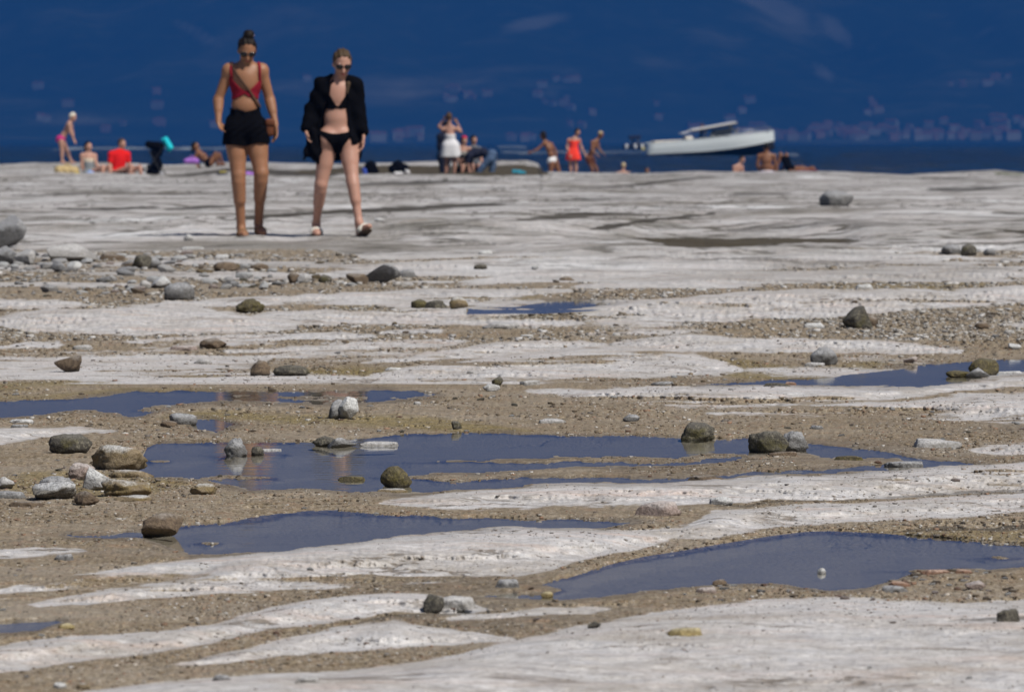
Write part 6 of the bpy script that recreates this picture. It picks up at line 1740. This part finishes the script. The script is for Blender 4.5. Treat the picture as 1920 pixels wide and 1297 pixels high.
sb_part('canopy', [((1.2, -.5, 1.75), (2.6, -.5, 1.85), .12, .12), ((1.2, .5, 1.75), (2.6, .5, 1.85), .12, .12), ((1.2, 0, 1.85), (2.6, 0, 1.95), .35, .3)], CL['navy'])
for xx in (1.2, 2.6):
    for yy in (-.6, .6): sb_part('canopy_pole', [((xx, yy, .6), (xx, yy, 1.75), .04, .04)], CHR, .03)
FEN = simple_mat('white_fender', (.75, .75, .74), .5)
for xx in (.5, 1.9, 3.0):
    sb_part('fender', [((xx, -.95, .25), (xx, -.95, .65), .22, .22)], FEN)
for xx, cm in ((1.6, 'navy'), (2.3, 'greyfab')):
    pp = [capsule((xx, 0, .7), (xx, 0, 1.25), .2, .22, .03), ellip((xx, 0, 1.5), (.11, .12, .14))]
    pw = [capsule(np.array(p['a']) + (sbx, DS, LZ), np.array(p['b']) + (sbx, DS, LZ), p['ra'], p['rb'], .03) for p in pp[:1]] + [ellip(pp[1]['c'] + (sbx, DS, LZ), pp[1]['r'])]
    pw += [capsule(np.array((xx, s_ * .22, 1.2)) + (sbx, DS, LZ), np.array((xx + .3, s_ * .25, .95)) + (sbx, DS, LZ), .06, .04, .03) for s_ in (-1, 1)] + [capsule(np.array((xx, s_ * .1, .7)) + (sbx, DS, LZ), np.array((xx + .45, s_ * .1, .7)) + (sbx, DS, LZ), .1, .07, .03) for s_ in (-1, 1)]
    g = grid_for(pw, .05, .1)
    rt = empty('person', (sbx + xx, DS, .6), 'tiny figure in %s seated in the dark launch' % ('navy' if cm == 'navy' else 'grey'), 'person', 'people aboard the boats')
    field_mesh('body', add_prims(g, pw), g, CL[cm], rt, 0)
# pedal boat beside it, yellow and green
pb = empty('pedal_boat', ((1205 - UC) * 800 / FPX, 800.0, LZ), 'yellow and green pedal boat next to the dark launch', 'boat')
for yy in (-.5, .5):
    gg = [capsule((0, yy, .12), (2.3, yy, .18), .26, .2, .02)]; g = grid_for(gg, .05, .1); P_, Q_ = nets(add_prims(g, gg), g); mesh_from('float', P_, Q_, simple_mat('yellow_plastic', (.5, .42, .08), .5), pb)
for nm, c, dm, cc in (('bench', (.9, 0, .5), (.5, 1.1, .4), (.04, .16, .07)), ('backrest', (.6, 0, .85), (.15, 1.1, .5), (.04, .16, .07)), ('footwell', (1.6, 0, .4), (.7, .8, .25), (.5, .42, .08))):
    v_ = rbox_mesh(nm, (0, 0, 0), dm, simple_mat(nm + '_plastic', cc, .5), None); v_.parent = pb; v_.location = c

# foam: long wakes on the water
FOAM = Nodes('wake_foam')
co = FOAM.coord()
fn = FOAM.noise(FOAM.mapv(co, (.25, .12, 1)), 1.0, 6, .7)
a_ = FOAM.mr(fn, .42, .62)
df = FOAM.n('BsdfDiffuse', None, Color=(.55, .62, .66)).outputs[0]
tp = FOAM.n('BsdfTransparent').outputs[0]
FOAM.nt.links.new(FOAM.n('MixShader', None, i0=FOAM.math('MULTIPLY', a_, .42), i1=tp, i2=df).outputs[0], FOAM.out.inputs[0])
def foam(u0, u1, v0, v1, label):
    dA, dB_ = (HC - LZ) * FPX / (v1 - VH), (HC - LZ) * FPX / (v0 - VH)
    n = 40; rows = []
    for f in np.linspace(0, 1, 5):
        dd = lerp(dA, dB_, f)
        uu = np.linspace(u0, u1, n)
        hh = .05 + .05 * (1 - abs(2 * f - 1)) * (1 + .6 * fbm2(uu / 9, uu * 0 + f * 3, 2, 7))
        rows.append(np.stack([(uu - UC) * dd / FPX, np.full(n, dd) + fbm2(uu / 30, uu * 0, 2, 3) * (dB_ - dA) * .3, LZ + hh], -1))
    idx = np.arange(5 * n).reshape(5, n)
    o = mesh_from('foam', np.concatenate(rows), np.stack([idx[:-1, :-1], idx[:-1, 1:], idx[1:, 1:], idx[1:, :-1]], -1).reshape(-1, 4), FOAM.mat)
    tag(o, label, None, None, 'stuff')
foam(130, 450, 276.5, 281, 'pale wake foam behind the pushchair')
foam(935, 985, 274, 278, 'short wake foam behind the bathers')
foam(940, 1225, 284.5, 290.5, 'white wake foam trailing the motorboat')
foam(1215, 1470, 288, 293, 'spray along the motorboat hull')

# ================================================================== HOUSES ACROSS THE LAKE
HW = [simple_mat('far_wall_%s' % n_, c, .9) for n_, c in (('white', (.50, .49, .47)), ('cream', (.44, .38, .31)), ('rose', (.46, .30, .25)))]
HRF = simple_mat('far_tiled_roof', (.34, .15, .09), .9)
def house_meshes(w_, dp, h_):
    wl = [(-w_ / 2, -dp / 2, -6), (w_ / 2, -dp / 2, -6), (w_ / 2, dp / 2, -6), (-w_ / 2, dp / 2, -6), (-w_ / 2, -dp / 2, h_), (w_ / 2, -dp / 2, h_), (w_ / 2, dp / 2, h_), (-w_ / 2, dp / 2, h_), (-w_ / 2, 0, h_ + dp * .22), (w_ / 2, 0, h_ + dp * .22)]
    wf = [(0, 1, 5, 4), (1, 2, 6, 9, 5), (2, 3, 7, 6), (3, 0, 4, 8, 7)]
    o = .5
    rf = [(-w_ / 2 - o, -dp / 2 - o, h_ - .1), (w_ / 2 + o, -dp / 2 - o, h_ - .1), (w_ / 2 + o, 0, h_ + dp * .22 + .2), (-w_ / 2 - o, 0, h_ + dp * .22 + .2), (-w_ / 2 - o, dp / 2 + o, h_ - .1), (w_ / 2 + o, dp / 2 + o, h_ - .1)]
    return wl, wf, rf, [(0, 1, 2, 3), (3, 2, 5, 4)]
HM = []
for i, (w_, dp, h_) in enumerate(((11, 9, 7), (15, 10, 9), (20, 11, 10), (9, 8, 6))):
    wl, wf, rf, rff = house_meshes(w_, dp, h_)
    a = bpy.data.meshes.new('wall'); a.from_pydata(wl, [], wf)
    b = bpy.data.meshes.new('roof'); b.from_pydata(rf, [], rff); b.materials.append(HRF)
    HM.append((a, b))
WALLV = {}
def wall_mesh(i, j):
    if (i, j) not in WALLV:
        c = HM[i][0].copy(); c.materials.append(HW[j]); WALLV[(i, j)] = c
    return WALLV[(i, j)]
ds_ = np.linspace(7000, 11500, 900)
def house_at(u, v, label, group, scl=1.0):
    hh = mount_h((u - UC) * ds_ / FPX, ds_); vv = VH + (HC - hh) * FPX / ds_
    k = np.where(vv <= v)[0]
    if len(k) == 0: return
    d = ds_[k[0]]; x = (u - UC) * d / FPX
    i = int(RNG.integers(4)); jc = int(RNG.choice(3, p=[.4, .35, .25]))
    o = bpy.data.objects.new('far_house', wall_mesh(i, jc)); o.scale = (scl, scl, scl)
    COL.objects.link(o); o.location = (x, d, mount_h(np.array([x]), np.array([d]))[0] + .5)
    o.rotation_euler = (0, 0, RNG.uniform(-.5, .5))
    r = bpy.data.objects.new('roof', HM[i][1]); COL.objects.link(r); r.parent = o
    tag(o, 'tiny hazy ' + WCN[jc] + ' house ' + label, 'house', group)
WCN = ('whitewashed', 'cream', 'rose')
def house_zone(n_, u0, u1, v0, v1, where, grp, scl=1.0):
    for i in range(n_):
        house_at(RNG.uniform(u0, u1), v1 - (v1 - v0) * RNG.random() ** 1.5, where, grp, scl)
SH, SL2 = 'houses along the far shore', 'houses on the far mountain slope'
house_zone(60, 1470, 1760, 238, 264, 'in the village at the mountain foot past the motorboat bow', SH, .8)
house_zone(20, 1760, 1925, 230, 264, 'at the mountain foot where the picture ends', SH)
house_zone(8, 1280, 1470, 246, 264, 'at the mountain foot above the motorboat', SH)
house_zone(6, 700, 800, 256, 267, 'at the mountain foot before the white-dressed woman', SH)
house_zone(4, 900, 1000, 258, 267, 'at the mountain foot above the bending man', SH)
house_zone(12, 10, 470, 150, 262, 'on the slope above the seated couple', SL2, .8)
house_zone(9, 830, 940, 168, 192, 'on the slope high above the white-dressed woman', SL2, .7)
house_zone(10, 985, 1085, 140, 200, 'on the slope high above the coral swimming dress', SL2, .7)
house_zone(5, 1000, 1200, 205, 245, 'on the low slope above the small launch', SL2, .7)
house_zone(6, 1590, 1700, 190, 228, 'on the slope over the lakeside village', SL2, .7)
house_zone(6, 1780, 1925, 148, 168, 'high on the slope towards the picture end', SL2, .7)
house_zone(3, 560, 660, 140, 200, 'on the slope between the two walkers', SL2, .7)
house_zone(5, 1230, 1420, 190, 232, 'on the slope above the slanted hardtop', SL2, .7)
